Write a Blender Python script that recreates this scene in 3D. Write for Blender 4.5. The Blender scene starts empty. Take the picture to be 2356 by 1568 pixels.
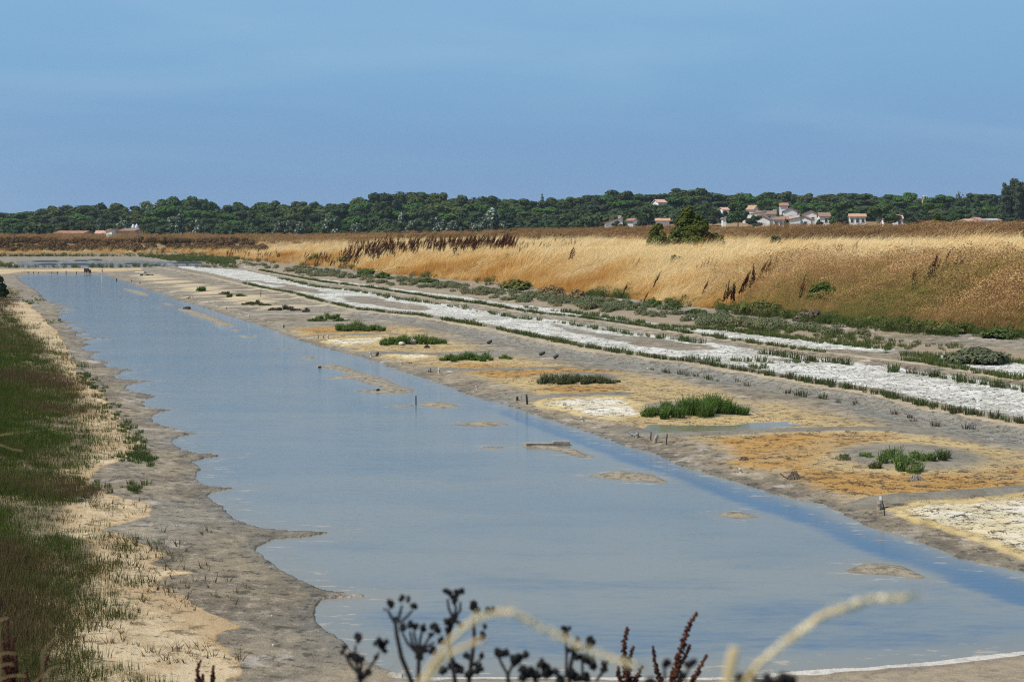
import bpy, bmesh, math, random
import numpy as np
from mathutils import Vector, Matrix

random.seed(7)
rng = np.random.default_rng(11)
S = bpy.context.scene
COL = S.collection

# ------------------------------------------------------------------ camera
F, H, CU, CV, HV = 3236.0, 3.5, 1178.0, 784.0, 540.0     # focal length in photo units, eye height, centre, horizon
TH = math.atan((CV - HV) / F)
cam_d = bpy.data.cameras.new('camera'); cam = bpy.data.objects.new('camera', cam_d); COL.objects.link(cam)
cam.location = (0, 0, H); cam.rotation_euler = (math.pi / 2 - TH, 0, 0)
cam_d.sensor_width = 36.0; cam_d.lens = 36.0 * F / 2356.0
cam_d.clip_start = 0.05; cam_d.clip_end = 9000
cam_d.dof.use_dof = True; cam_d.dof.focus_distance = 26.0; cam_d.dof.aperture_fstop = 6.3
S.camera = cam

# ------------------------------------------------------------------ sky, sun, exposure
SUN_EL, SUN_AZ = math.radians(54), math.radians(-110)        # azimuth from +Y towards +X
W = bpy.data.worlds.new('World'); S.world = W; W.use_nodes = True
wn, wl = W.node_tree.nodes, W.node_tree.links
wn.clear()
w_out = wn.new('ShaderNodeOutputWorld'); w_bg = wn.new('ShaderNodeBackground'); w_bg.inputs['Strength'].default_value = 0.08
sky = wn.new('ShaderNodeTexSky'); sky.sky_type = 'NISHITA'; sky.sun_disc = False
sky.sun_elevation = SUN_EL; sky.sun_rotation = SUN_AZ % (2 * math.pi)
sky.altitude = 0; sky.air_density = 1.0; sky.dust_density = 0.3; sky.ozone_density = 2.5
tc = wn.new('ShaderNodeTexCoord')
sep = wn.new('ShaderNodeSeparateXYZ'); wl.new(tc.outputs['Generated'], sep.inputs[0])
# low sky: the photograph's even, slightly violet blue veil; it thins out towards the zenith
veil = wn.new('ShaderNodeValToRGB'); wl.new(sep.outputs['Z'], veil.inputs[0])
cr = veil.color_ramp; cr.elements[0].position = 0.0; cr.elements[0].color = (2.1, 3.75, 6.4, 1)
cr.elements[1].position = 0.17; cr.elements[1].color = (2.75, 5.2, 8.0, 1)
e = cr.elements.new(0.06); e.color = (2.05, 3.9, 6.75, 1)
e = cr.elements.new(0.11); e.color = (2.3, 4.6, 7.4, 1)
fac = wn.new('ShaderNodeMapRange'); fac.inputs['From Min'].default_value = 0.15; fac.inputs['From Max'].default_value = 0.8
fac.inputs['To Min'].default_value = 0.92; fac.inputs['To Max'].default_value = 0.25
wl.new(sep.outputs['Z'], fac.inputs['Value'])
mixs = wn.new('ShaderNodeMix'); mixs.data_type = 'RGBA'
wl.new(fac.outputs[0], mixs.inputs['Factor']); wl.new(sky.outputs[0], mixs.inputs['A']); wl.new(veil.outputs[0], mixs.inputs['B'])
# thin high cirrus
mp = wn.new('ShaderNodeMapping'); mp.inputs['Scale'].default_value = (2.2, 2.2, 13); mp.inputs['Rotation'].default_value = (0.0, 0.16, 0)
wl.new(tc.outputs['Generated'], mp.inputs[0])
nz = wn.new('ShaderNodeTexNoise'); nz.inputs['Scale'].default_value = 1.1; nz.inputs['Detail'].default_value = 5; nz.inputs['Roughness'].default_value = 0.5
nz.inputs['Distortion'].default_value = 0.6
wl.new(mp.outputs[0], nz.inputs[0])
mr = wn.new('ShaderNodeMapRange'); mr.interpolation_type = 'SMOOTHSTEP'
mr.inputs['From Min'].default_value = 0.42; mr.inputs['From Max'].default_value = 0.78; mr.inputs['To Max'].default_value = 0.36
wl.new(nz.outputs['Fac'], mr.inputs['Value'])
mixc = wn.new('ShaderNodeMix'); mixc.data_type = 'RGBA'; mixc.inputs['B'].default_value = (4.0, 6.2, 8.1, 1)
wl.new(mr.outputs[0], mixc.inputs['Factor']); wl.new(mixs.outputs['Result'], mixc.inputs['A'])
wl.new(mixc.outputs['Result'], w_bg.inputs['Color']); wl.new(w_bg.outputs[0], w_out.inputs[0])

sd_ = bpy.data.lights.new('sun', 'SUN'); sd_.energy = 4.9; sd_.angle = math.radians(0.53); sd_.color = (1.0, 0.955, 0.88)
sun = bpy.data.objects.new('sun', sd_); COL.objects.link(sun)
sv = Vector((math.sin(SUN_AZ) * math.cos(SUN_EL), math.cos(SUN_AZ) * math.cos(SUN_EL), math.sin(SUN_EL)))
sun.rotation_euler = sv.to_track_quat('Z', 'Y').to_euler(); sun.location = (0, 0, 60)

S.view_settings.view_transform = 'Standard'; S.view_settings.look = 'None'
S.view_settings.exposure = 0.12; S.view_settings.gamma = 1.0; S.view_settings.use_curve_mapping = False
S.render.engine = 'CYCLES'
S.cycles.max_bounces = 6; S.cycles.diffuse_bounces = 2; S.cycles.glossy_bounces = 3; S.cycles.transparent_max_bounces = 8
S.cycles.volume_bounces = 0
HAZE = 0.0001
S.cycles.use_denoising = False; S.cycles.filter_width = 1.1

# ------------------------------------------------------------------ projecting photo positions onto the ground
def ray(u, v):
    dx = (np.asarray(u, float) - CU) / F; dy = -(np.asarray(v, float) - CV) / F
    return dx, math.cos(TH) + dy * math.sin(TH), -math.sin(TH) + dy * math.cos(TH)
def G(u, v, z=0.0):
    a, b, c = ray(u, v); t = (z - H) / c
    return a * t, b * t
def at(u, v, y):
    a, b, c = ray(u, v); t = y / b
    return Vector((float(a * t), float(y), float(H + c * t)))
def poly(pts, z=0.0):
    p = np.array(pts, float); x, y = G(p[:, 0], p[:, 1], z)
    return np.stack([x, y], 1)
def affine(pts, k, ox, oy):
    return [(a * k + ox, b * k + oy) for a, b in pts]

# value noise
def vnoise(x, y, seed=0):
    xi = np.floor(x).astype(np.int64); yi = np.floor(y).astype(np.int64); xf = x - xi; yf = y - yi
    def h(a, b):
        n = (a * 374761393 + b * 668265263 + seed * 974711) & 0xffffffff
        n = ((n ^ (n >> 13)) * 1274126177) & 0xffffffff
        return ((n ^ (n >> 16)) & 0xffff) / 65535.0
    sx = xf * xf * (3 - 2 * xf); sy = yf * yf * (3 - 2 * yf)
    a = h(xi, yi) * (1 - sx) + h(xi + 1, yi) * sx; b = h(xi, yi + 1) * (1 - sx) + h(xi + 1, yi + 1) * sx
    return a * (1 - sy) + b * sy
def fbm(x, y, sc, oc=3, seed=0):
    s = 0; a = 0.5; t = 0
    for i in range(oc):
        s = s + a * vnoise(x / sc, y / sc, seed + i); t += a; a *= 0.5; sc *= 0.5
    return s / t - 0.5
def sstep(a, b, x):
    t = np.clip((x - a) / (b - a), 0, 1); return t * t * (3 - 2 * t)
def dist_line(x, y, L, closed=False):
    d = np.full(x.shape, 1e9); n = len(L)
    for i in range(n if closed else n - 1):
        ax, ay = L[i]; bx, by = L[(i + 1) % n]; vx, vy = bx - ax, by - ay
        t = np.clip(((x - ax) * vx + (y - ay) * vy) / (vx * vx + vy * vy + 1e-12), 0, 1)
        q = (x - ax - t * vx) ** 2 + (y - ay - t * vy) ** 2
        np.minimum(d, q, out=d)
    return np.sqrt(d)
def sdf(x, y, P, margin=30.0):
    """signed distance, positive inside; far away it is only about -margin"""
    out = np.full(x.shape, -margin)
    lo, hi = P.min(0) - margin, P.max(0) + margin
    m = (x > lo[0]) & (x < hi[0]) & (y > lo[1]) & (y < hi[1])
    if not m.any(): return out
    X, Y = x[m], y[m]; ins = np.zeros(X.shape, bool); n = len(P)
    for i in range(n):
        ax, ay = P[i]; bx, by = P[(i + 1) % n]
        if ay == by: continue
        c = (ay > Y) != (by > Y)
        ins ^= c & (X < (bx - ax) * (Y - ay) / (by - ay) + ax)
    d = dist_line(X, Y, P, True)
    out[m] = np.where(ins, d, -d)
    return out

# ------------------------------------------------------------------ outlines of the place (traced, then laid on the ground)
R_SHORE = [(237, 630), (264, 641), (298, 652), (333, 664), (367, 674), (401, 688), (435, 697), (469, 708), (503, 719), (538, 731), (572, 741), (606, 751), (633, 763), (737, 798), (817, 817), (874, 834), (922, 853), (966, 866), (1014, 883), (1055, 898), (1109, 917), (1166, 929), (1236, 956), (1295, 974), (1347, 991), (1380, 1002), (1438, 1024), (1508, 1043), (1567, 1070), (1625, 1088), (1711, 1111), (1777, 1133), (1827, 1146), (1898, 1160), (1937, 1177), (1995, 1207), (2053, 1224), (2132, 1248), (2178, 1267), (2209, 1283), (2295, 1300), (2356, 1312), (2600, 1375), (2900, 1450)]
N_SHORE = [(2900, 1455), (2700, 1470), (2500, 1487), (2356, 1501), (2178, 1522), (2022, 1536), (1828, 1549), (1672, 1559), (1423, 1560), (1166, 1558), (1001, 1562), (910, 1554), (859, 1536), (807, 1507), (782, 1474)]
L1z = [(2200, 1450), (2130, 1380), (2090, 1330), (2000, 1270), (1930, 1220), (1895, 1160), (1910, 1100), (1960, 1065), (2080, 1052), (2210, 1042), (2100, 1030), (2020, 1020), (1930, 1000), (1830, 950), (1740, 910), (1660, 850), (1600, 805), (1550, 770), (1570, 740), (1650, 695), (1900, 675), (2010, 655), (1830, 650), (1600, 635), (1450, 590), (1390, 550), (1350, 500), (1290, 475), (1250, 435), (1290, 410), (1400, 385), (1270, 375), (1210, 355), (1185, 325), (1215, 275), (1170, 225), (1250, 200), (1380, 185), (1200, 170), (1090, 150), (1045, 110)]
L2z = [(1400, 1560), (1340, 1530), (1345, 1490), (1400, 1465), (1520, 1440), (1330, 1395), (1200, 1350), (1180, 1310), (1210, 1280), (1310, 1252), (1170, 1235), (1095, 1205), (1110, 1175), (1225, 1143), (1020, 1110), (980, 1075), (1060, 1045), (1180, 1027), (920, 1010), (890, 985), (960, 945), (1060, 941), (830, 920), (800, 890), (870, 875), (740, 858), (705, 840), (720, 815), (800, 802), (680, 790), (640, 765), (650, 750), (730, 744), (655, 725), (700, 700), (880, 690), (620, 683), (585, 672), (600, 655), (740, 644), (530, 628), (540, 615), (630, 605), (520, 595), (530, 582), (595, 569), (510, 565), (480, 550), (450, 520), (530, 503), (440, 492), (510, 477), (410, 465), (640, 450), (405, 440), (515, 428), (390, 420), (440, 408), (360, 400), (340, 370), (300, 330), (250, 290), (200, 270), (130, 205)]
POND = poly(R_SHORE + N_SHORE + affine(L1z, .3765, 0, 977.8) + affine(L2z, .2935, 0, 575.2) + [(60, 634), (80, 630), (215, 629.5)])
z2 = lambda p: affine(p, .3174, 632.7, 604); z3 = lambda p: affine(p, .4629, 1265.5, 632.7); z6 = lambda p: affine(p, .1709, 230, 604); z4 = lambda p: affine(p, .3897, 1438, 920.3)
ISLES = [z2([(190, 685), (250, 680), (325, 693), (260, 695)]),
    z2([(290, 755), (340, 746), (420, 741), (500, 752), (560, 778), (620, 798), (720, 823), (800, 853), (860, 888), (985, 920), (970, 941), (860, 945), (750, 940), (570, 931), (700, 920), (830, 905), (700, 880), (600, 842), (470, 837), (360, 834), (480, 825), (570, 818), (540, 800), (460, 775), (380, 762)]),
    z2([(1060, 1032), (1120, 1012), (1230, 1013), (1310, 1045), (1200, 1052), (1110, 1038)]),
    z2([(1310, 1175), (1420, 1160), (1500, 1152), (1580, 1157), (1660, 1175), (1500, 1184)]),
    z2([(1810, 1330), (1900, 1326), (2060, 1333), (2150, 1350), (2220, 1385), (2280, 1408), (2200, 1402), (2060, 1358), (1900, 1337)]),
    z2([(880, 1036), (980, 1034), (980, 1039), (890, 1039)]), z2([(0, 626), (100, 625), (95, 630), (0, 630)]), z2([(1520, 1339), (1570, 1335), (1635, 1337), (1560, 1343)]),
    [(1370, 1095), (1430, 1084), (1490, 1091), (1525, 1108), (1460, 1104)], [(1665, 1183), (1695, 1179), (1732, 1188), (1700, 1190)],
    [(1965, 1313), (2010, 1298), (2060, 1302), (2112, 1326), (2060, 1319), (2010, 1317)],
    z6([(320, 350), (420, 363), (560, 388), (620, 415), (655, 447), (570, 437), (480, 410)]), z6([(850, 547), (920, 543), (990, 567), (900, 564)]),
    z6([(1040, 628), (1100, 610), (1250, 643), (1400, 688), (1550, 738), (1680, 798), (1820, 852), (1780, 860), (1650, 848), (1520, 841), (1600, 825), (1500, 782), (1300, 724), (1150, 664)]),
    z6([(1700, 904), (1800, 896), (1895, 908), (1850, 919)]), z6([(1840, 982), (2000, 978), (2140, 984), (2000, 992)])]
ISLES = [poly(p) for p in ISLES]
CHAN = poly(z4([(-700, 60), (-300, 190), (0, 290), (200, 350), (400, 440), (600, 500), (900, 590), (1150, 690), (1400, 770), (1700, 870), (2000, 960), (2356, 1080), (3000, 1260), (3000, 1380), (2356, 1195), (2100, 1110), (1850, 1020), (1600, 940), (1300, 810), (1000, 690), (700, 600), (450, 500), (250, 430), (0, 350), (-300, 230), (-700, 90)]))
SAND_OUT = [(60, 700), (73, 713), (88, 728), (114, 751), (129, 766), (153, 798), (164, 825), (170, 854), (211, 886), (226, 913), (252, 942), (264, 960), (305, 1004), (312, 1064), (218, 1091), (211, 1121), (218, 1140), (260, 1162), (350, 1174), (328, 1204), (264, 1226), (241, 1238), (294, 1268), (361, 1286), (376, 1309), (331, 1317), (440, 1339), (376, 1351), (328, 1369), (407, 1384), (482, 1422), (550, 1460), (505, 1490), (527, 1531), (542, 1568), (560, 1700)]
TURF_EDGE = [(40, 665), (35, 690), (15, 725), (44, 757), (88, 792), (117, 819), (132, 848), (156, 872), (147, 892), (147, 913), (167, 927), (191, 957), (200, 1001), (212, 1027), (205, 1050), (185, 1080), (130, 1115), (140, 1150), (145, 1200), (160, 1250), (185, 1290), (195, 1350), (195, 1400), (170, 1450), (110, 1520), (130, 1568), (220, 1700)]
SANDP = poly(SAND_OUT + [(-1500, 1700), (-1500, 700)])
TURF = poly(TURF_EDGE + [(-1500, 1700), (-1500, 665)])
# dykes and pans on the far side of the pond
D1ROW = [(370, 613), (480, 634), (600, 664), (660, 674), (728, 694), (823, 716), (950, 727), (1014, 739), (1109, 755), (1204, 776), (1265, 788), (1358, 808), (1525, 834), (1580, 838), (1728, 864), (1867, 889), (2006, 912), (2099, 937), (2238, 965), (2356, 986), (2700, 1052)]
D1CREST = [(360, 617), (480, 641), (600, 671), (660, 681), (728, 702), (823, 724), (950, 736), (1014, 748), (1109, 765), (1204, 787), (1265, 799), (1358, 819), (1525, 845), (1580, 849), (1728, 875), (1867, 901), (2006, 924), (2099, 950), (2238, 978), (2356, 1000), (2700, 1068)]
D2ROW = [(560, 622), (633, 639), (728, 661), (830, 672), (918, 690), (1017, 702), (1109, 718), (1188, 733), (1287, 744), (1358, 755), (1474, 774), (1566, 785), (1664, 801), (1775, 818), (1858, 831), (1937, 838), (2006, 850), (2145, 868), (2261, 887), (2356, 903), (2700, 960)]
D2UP = [(560, 617), (633, 631), (737, 650), (855, 666), (918, 675), (1014, 692), (1109, 704), (1236, 726), (1330, 735), (1427, 748), (1520, 763), (1659, 786), (1728, 796), (1886, 818), (1990, 828), (2080, 833), (2191, 856), (2356, 885), (2700, 945)]
L3 = [(470, 608), (560, 615), (633, 626), (680, 639), (791, 650), (909, 667), (966, 674), (1061, 685), (1141, 699), (1268, 714), (1380, 728), (1543, 755), (1659, 764), (1775, 778), (1914, 794), (2076, 813), (2154, 822), (2356, 846), (2700, 890)]
L4 = [(430, 603), (560, 607), (633, 615), (760, 625), (823, 637), (918, 645), (1045, 660), (1109, 669), (1204, 682), (1299, 693), (1380, 703), (1451, 709), (1590, 727), (1728, 746), (1867, 762), (2052, 790), (2145, 803), (2356, 820), (2700, 850)]
FOOT = [(-2500, 590.5), (-600, 590.5), (0, 590.5), (200, 590), (430, 589.5), (510, 596), (560, 602), (633, 610), (766, 620), (855, 633), (950, 642), (1077, 655), (1172, 664), (1268, 680), (1380, 693), (1451, 699), (1590, 716), (1696, 730), (1821, 742), (1960, 762), (2191, 783), (2356, 790), (2700, 815), (4200, 880)]
foot_w = poly(FOOT)
LEV = np.vstack([foot_w, np.array([[2000, foot_w[-1][1]], [2000, 3000], [-2500, 3000], [-2500, foot_w[0][1]]])])
WHITE = [poly([(372, 611)] + [(u, v - 4) for u, v in D1ROW[1:]] + [(u, v + 2) for u, v in reversed(D2ROW)]),
         poly([(u, v + 1) for u, v in L3[1:16]] + [(u, v - 3) for u, v in reversed(D2UP[:15])]),
         poly([(2150, 824), (2356, 848), (2700, 892), (2700, 940), (2356, 880), (2165, 838)])]
GREYP = [poly(z2([(0, 140), (150, 170), (350, 215), (500, 235), (250, 240), (100, 215), (0, 200)])), poly(z2([(420, 250), (700, 255), (950, 310), (1200, 345), (1100, 375), (800, 350), (500, 300)])), poly(z6([(1750, 235), (2356, 280), (2600, 330), (2300, 330), (1900, 270)])),
         poly(z3([(1000, 425), (1300, 440), (1600, 470), (1500, 480), (1100, 450)])), poly(z3([(1100, 380), (1500, 385), (1760, 395), (1700, 425), (1450, 430), (1250, 410)])), poly(z3([(0, 255), (300, 300), (700, 345), (1000, 395), (600, 400), (250, 340), (0, 300)]))]
OCHRE = poly([(650, 765), (735, 789), (880, 824), (980, 852), (1090, 878), (1210, 926), (1330, 962), (1440, 1003), (1560, 1026), (1700, 1072), (1830, 1112), (1960, 1156), (2100, 1172), (2356, 1180), (2700, 1185), (2700, 1120), (2356, 1052), (2100, 1002), (1900, 958), (1700, 918), (1560, 886), (1480, 872), (1400, 862), (1300, 845), (1200, 828), (1110, 812), (1030, 785), (980, 765), (900, 757), (760, 757)])
ORANGE = [poly([(1580, 1024), (1720, 1012), (1850, 1008), (2010, 1010), (2080, 1022), (1990, 1040), (1890, 1060), (1850, 1080), (1900, 1095), (2050, 1105), (2200, 1100), (2356, 1095), (2700, 1090), (2700, 1140), (2356, 1133), (2200, 1149), (2020, 1152), (1900, 1136), (1800, 1098), (1700, 1066)]),
          poly([(1050, 858), (1120, 852), (1300, 852), (1420, 866), (1300, 872), (1130, 876)]), poly([(1200, 905), (1290, 893), (1420, 896), (1460, 906), (1300, 912)]), poly([(960, 846), (1080, 843), (1200, 848), (1080, 855)]), poly([(668, 760), (800, 757), (905, 760), (880, 770), (720, 772)])]
PALE = [poly([(2030, 1178), (2120, 1172), (2356, 1160), (2700, 1145), (2700, 1330), (2356, 1290), (2230, 1246), (2150, 1222), (2080, 1200)]),
        poly([(1225, 932), (1330, 925), (1430, 922), (1475, 945), (1500, 965), (1420, 975), (1340, 962)]), poly([(735, 787), (800, 784), (900, 780), (870, 795), (800, 801)]), poly([(880, 822), (960, 819), (1010, 826), (950, 834)])]
RIDGES = [[(1990, 1170), (2025, 1163), (2150, 1157), (2356, 1143), (2700, 1125)], [(1440, 996), (1500, 1012), (1560, 1012), (1700, 1006), (1900, 1001), (2060, 1003), (2200, 1020)], [(1190, 918), (1215, 925), (1300, 920), (1420, 916)], [(975, 855), (1090, 860), (1300, 856), (1400, 858)], [(840, 815), (900, 819), (1010, 823), (1150, 820)], [(725, 777), (800, 777), (900, 775)],
          [(640, 750), (760, 749), (900, 748)], [(575, 729), (700, 727), (850, 726)], [(520, 711), (640, 710), (750, 710)], [(475, 698), (560, 696), (690, 692)], [(437, 687), (520, 685), (640, 684)], [(400, 674), (470, 672), (600, 672)], [(370, 665), (440, 664), (520, 662)]]
RIDGES = [poly(r) for r in RIDGES]
# mounds: centre, half width (m), colour is sandy when far
MOUNDS = [(2085, 1066, 1.35, .16), (1600, 952, 1.30, .14), (1330, 878, 1.2, .13), (1095, 826, 1.2, .12), (952, 790, 1.2, .14), (828, 758, 1.15, .12), (756, 735, 1.1, .12), (670, 712, 1.1, .1),
          (566, 690, 1.5, .22), (590, 700, 1.2, .12), (464, 668, 1.6, .2), (497, 678, 1.4, .22), (437, 660, 1.4, .16), (396, 652, 1.7, .14), (366, 645, 1.7, .14), (350, 640, 1.4, .1), (337, 636, 1.6, .12), (625, 714, .8, .1)]
MOUND_W = [(*[float(c) for c in G(u, v)], r, hh) for u, v, r, hh in MOUNDS]
PUDDLE = poly([(1478, 996), (1500, 986), (1580, 988), (1650, 986), (1720, 978), (1800, 972), (1860, 974), (1905, 985), (1880, 992), (1780, 998), (1700, 1003), (1560, 1008), (1500, 1007)])
z5 = lambda p: affine(p, .2197, 0, 575.2)
FARPOND = [poly(z5([(190, 112), (560, 112), (1040, 106), (1450, 108), (1800, 125), (2100, 142), (2260, 172), (2270, 183), (2160, 180), (1500, 178), (900, 182), (700, 186), (190, 186)]))]
FARDYKE = [poly(z5(p)) for p in ([(700, 160), (1000, 158), (1300, 155), (1500, 150), (2090, 145)], [(225, 163), (520, 160)], [(300, 127), (560, 125)], [(610, 124), (880, 118), (1040, 110)], [(1900, 130), (2100, 140)], [(1500, 182), (2250, 182)])]
D1R, D1C, D2R, D2U, L3w, L4w = map(poly, (D1ROW, D1CREST, D2ROW, D2UP, L3, L4))
d2mid = poly([((a[0] + b[0]) / 2, (a[1] + b[1]) / 2) for a, b in zip(D2ROW, [(u, np.interp(u, [q[0] for q in D2UP], [q[1] for q in D2UP])) for u, _ in D2ROW])])
SCRUBP = np.vstack([L3w, L4w[::-1]])

def terrain(x, y):
    """height and surface masks at world points"""
    x = np.asarray(x, float); y = np.asarray(y, float); M = {}
    r = np.hypot(x, y); soft = 0.05 + 0.0035 * r
    wob = fbm(x, y, 1.6, 4, 3); wob2 = fbm(x, y, .45, 3, 9); wob3 = fbm(x, y, .22, 3, 19); big = fbm(x, y, 7, 3, 21)
    sw = sdf(x, y, POND) + (wob2 * 0.07 + wob3 * .12) * np.clip(r / 25, .5, 1.5) - .02
    isl = np.full(x.shape, -30.)
    for P in ISLES: isl = np.maximum(isl, sdf(x, y, P, 3.0))
    isl = isl + wob2 * .1 + .02
    far = np.full(x.shape, -30.)
    for P in FARPOND: far = np.maximum(far, sdf(x, y, P, 12.))
    dyk = np.full(x.shape, 1e3)
    for L in FARDYKE: dyk = np.minimum(dyk, dist_line(x, y, L))
    wat = np.maximum(sw, far)
    lv = sdf(x, y, LEV, 400.)
    lv_s = lv + 1.4 * big * np.clip(r / 60, .5, 1.5)
    turf = sdf(x, y, TURF) + wob * .5; sand = sdf(x, y, SANDP) + wob2 * .35 + wob * .15
    # base flat
    h = 0.015 + 0.075 * sstep(0, 1.1, -wat) + 0.03 * sstep(1, 6, -wat)
    h = np.where(wat > 0, -0.02 - 0.08 * sstep(0, .8, wat), h)
    h = np.where((isl > -.25) & (wat > 0), np.maximum(h, np.clip(isl * .12, -.05, .03) + .006), h)
    M['isle'] = sstep(-.1, .05, isl) * (wat > 0)
    h = np.where(dyk < 1.6, np.maximum(h, .22 * (1 - sstep(.3, 1.6, dyk))), h); M['fdyke'] = 1 - sstep(.5, 1.3, dyk)
    # the turf side
    h = h + sstep(-.3, 1.2, sand) * .10 + sstep(0, 6, turf) * .75 + sstep(0, 1.2, turf) * .06
    M['sand'] = sstep(-soft, soft, sand); M['turf'] = sstep(-soft - .35, soft + .35, turf)
    # far sandy end of the pond and the near shore
    fe = poly([(-1500, 622), (0, 622), (230, 620), (330, 619), (330, 624), (240, 628), (60, 627), (0, 634), (-1500, 634)])
    M['sand'] = np.maximum(M['sand'], sstep(-.6, .6, sdf(x, y, fe, 10.)) * .8)
    nb = sstep(12.3, 10.6, y + wob * .5) * (x > -6)
    nsh = dist_line(x, y, poly(N_SHORE[3:12]))
    M['nsand'] = nb * sstep(-2.2, -.9, x + .6 * wob) * sstep(0, .1, -sw)
    M['rim'] = (1 - sstep(.0, .09, nsh - .04 + wob2 * .12)) * (sw < 0) * sstep(-2.5, .5, x)
    # mounds
    mnd = np.zeros(x.shape)
    for mx, my, mr, mh in MOUND_W:
        q = np.hypot((x - mx) / mr, (y - my) / (mr * (1.15 if my < 60 else 1.9)))
        mnd = np.maximum(mnd, 1 - sstep(.35, 1.25, q + wob * .25)); h = h + .6 * mh * (1 - sstep(.0, 1.2, q)) * (q < 1.3)
    M['mound'] = mnd
    rd = np.full(x.shape, 1e3)
    for L in RIDGES: rd = np.minimum(rd, dist_line(x, y, L))
    rdw = .16 + .004 * r
    M['ridge'] = 1 - sstep(rdw * .6, rdw * 1.5, rd + wob2 * .15); h = h + .045 * (1 - sstep(0, rdw * 1.6, rd))
    oc = sdf(x, y, OCHRE, 10.) + wob * .5
    M['ochre'] = sstep(-soft * 2 - .3, soft * 3 + .9, oc + wob * .8) * (1 - M['ridge']) * (1 - mnd)
    og = np.full(x.shape, -10.)
    for P in ORANGE: og = np.maximum(og, sdf(x, y, P, 6.))
    M['orange'] = sstep(-.6, .8, og + wob * 1.2) * (1 - M['ridge']) * (1 - mnd)
    pl = np.full(x.shape, -10.)
    for P in PALE: pl = np.maximum(pl, sdf(x, y, P, 6.))
    M['pale'] = sstep(-.05, .35, pl + wob2 * .25) * (1 - M['ridge'] * .9) * (1 - mnd)
    M['paleedge'] = .8 * sstep(-.22, .04, pl + wob2 * .3) * (1 - sstep(.04, .34, pl + wob2 * .4)) * (1 - M['ridge'])
    # dykes
    def bump(L, w, hh):
        d = dist_line(x, y, L); return d, hh * (1 - sstep(w * .25, w, d + wob2 * .2))
    d1, b1 = bump(D1C, .7, .07); d1r, b1r = bump(D1R, .5, .05); d2, b2 = bump(d2mid, .75, .08); d2u, b2u = bump(D2U, .5, .04); d2r, b2r = bump(D2R, .5, .03)
    h = h + np.maximum.reduce([b1, b1r, b2, b2u, b2r])
    M['dyke'] = np.maximum.reduce([.9 * (1 - sstep(.08, .42, d1 + wob2 * .35 + wob * .3)), .9 * (1 - sstep(.05, .38, d2 + wob2 * .3 + wob * .3)), .4 * (1 - sstep(.1, .35, d1r))])
    sl = np.full(x.shape, -10.)
    for P in WHITE: sl = np.maximum(sl, sdf(x, y, P, 6.))
    gp = np.full(x.shape, -10.)
    for P in GREYP: gp = np.maximum(gp, sdf(x, y, P, 6.))
    M['salt'] = sstep(-.2, .2, sl + wob * .4 + wob2 * .3) * (1 - .8 * sstep(-.2, .8, gp + wob * 1.6)) * (1 - M['dyke'])
    sc = sdf(x, y, SCRUBP, 8.)
    M['scrub'] = sstep(-.2, .3, sc + wob * .4); h = h + .12 * sstep(-.1, .8, sc) * (1 - sstep(0, 1.5, lv))
    h = h + .2 * sstep(-1.6, -.2, lv) * sstep(-.5, .6, -sc) * (1 - sstep(0, .5, lv)) * 0.6
    # ditch of blue-grey mud between pans and first dyke
    dt = dist_line(x, y, D1C + np.array([-.55, -.75]))
    M['ditch'] = (1 - sstep(.35, .95, dt + wob * .5)) * (1 - M['dyke']) * (r < 60); h = h - .05 * M['ditch']
    # levee and the country behind it
    w = sstep(120, 200, y) * sstep(10, -50, x)
    prof = (1 - w) * 1.75 * sstep(-.2, 6.5, lv_s) + w * (.5 * sstep(0, 3, lv_s) + 1.3 * sstep(9, 16, lv_s))
    prof = prof + .55 * sstep(8, 34, lv) + 1.12 * sstep(36, 58, lv) * (1 - .8 * w)
    prof = prof * (1 + .3 * big * sstep(0, 4, lv))
    M['lev'] = sstep(-.5, .4, lv_s)
    hill = (sstep(300, 450, y) * (1.0 + 5.0 * sstep(-10, 60, x)) + sstep(450, 640, y) * (3.0 + 3.0 * sstep(-150, 40, x))) * (1 - sstep(800, 1500, y))
    h = h * (1 - sstep(0, 1.5, lv)) + np.where(lv > -.5, prof + .1 * sstep(-.5, 1.5, lv), 0) - sstep(58, 120, lv) * 2.4 + hill
    # bank the photographer stands on
    h = h + (1.75 - h) * (1 - sstep(4.5, 8.5, y + .35 * big)) * (y < 9.5)
    M['bank'] = 1 - sstep(7.5, 9.0, y)
    # small relief
    h = h + np.where(wat < -.05, wob2 * .02 * np.clip(1 - r / 60, 0, 1) + wob * .012, 0)
    pud = sdf(x, y, PUDDLE, 5.) + wob2 * .5 + wob * .3
    M['pud'] = sstep(-.15, .15, pud); h = h - .03 * sstep(-.3, .3, pud)
    M['wet'] = (1 - sstep(.02, .4, -np.maximum(wat, -M['isle'] * 0 + wat))) * (lv < 0)
    M['sw'] = wat; M['lv'] = lv; M['rr'] = r; M['scd'] = sc; M['turfd'] = turf; M['isld'] = isl
    return h, M
def zat(x, y):
    return terrain(np.atleast_1d(x), np.atleast_1d(y))[0]

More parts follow.
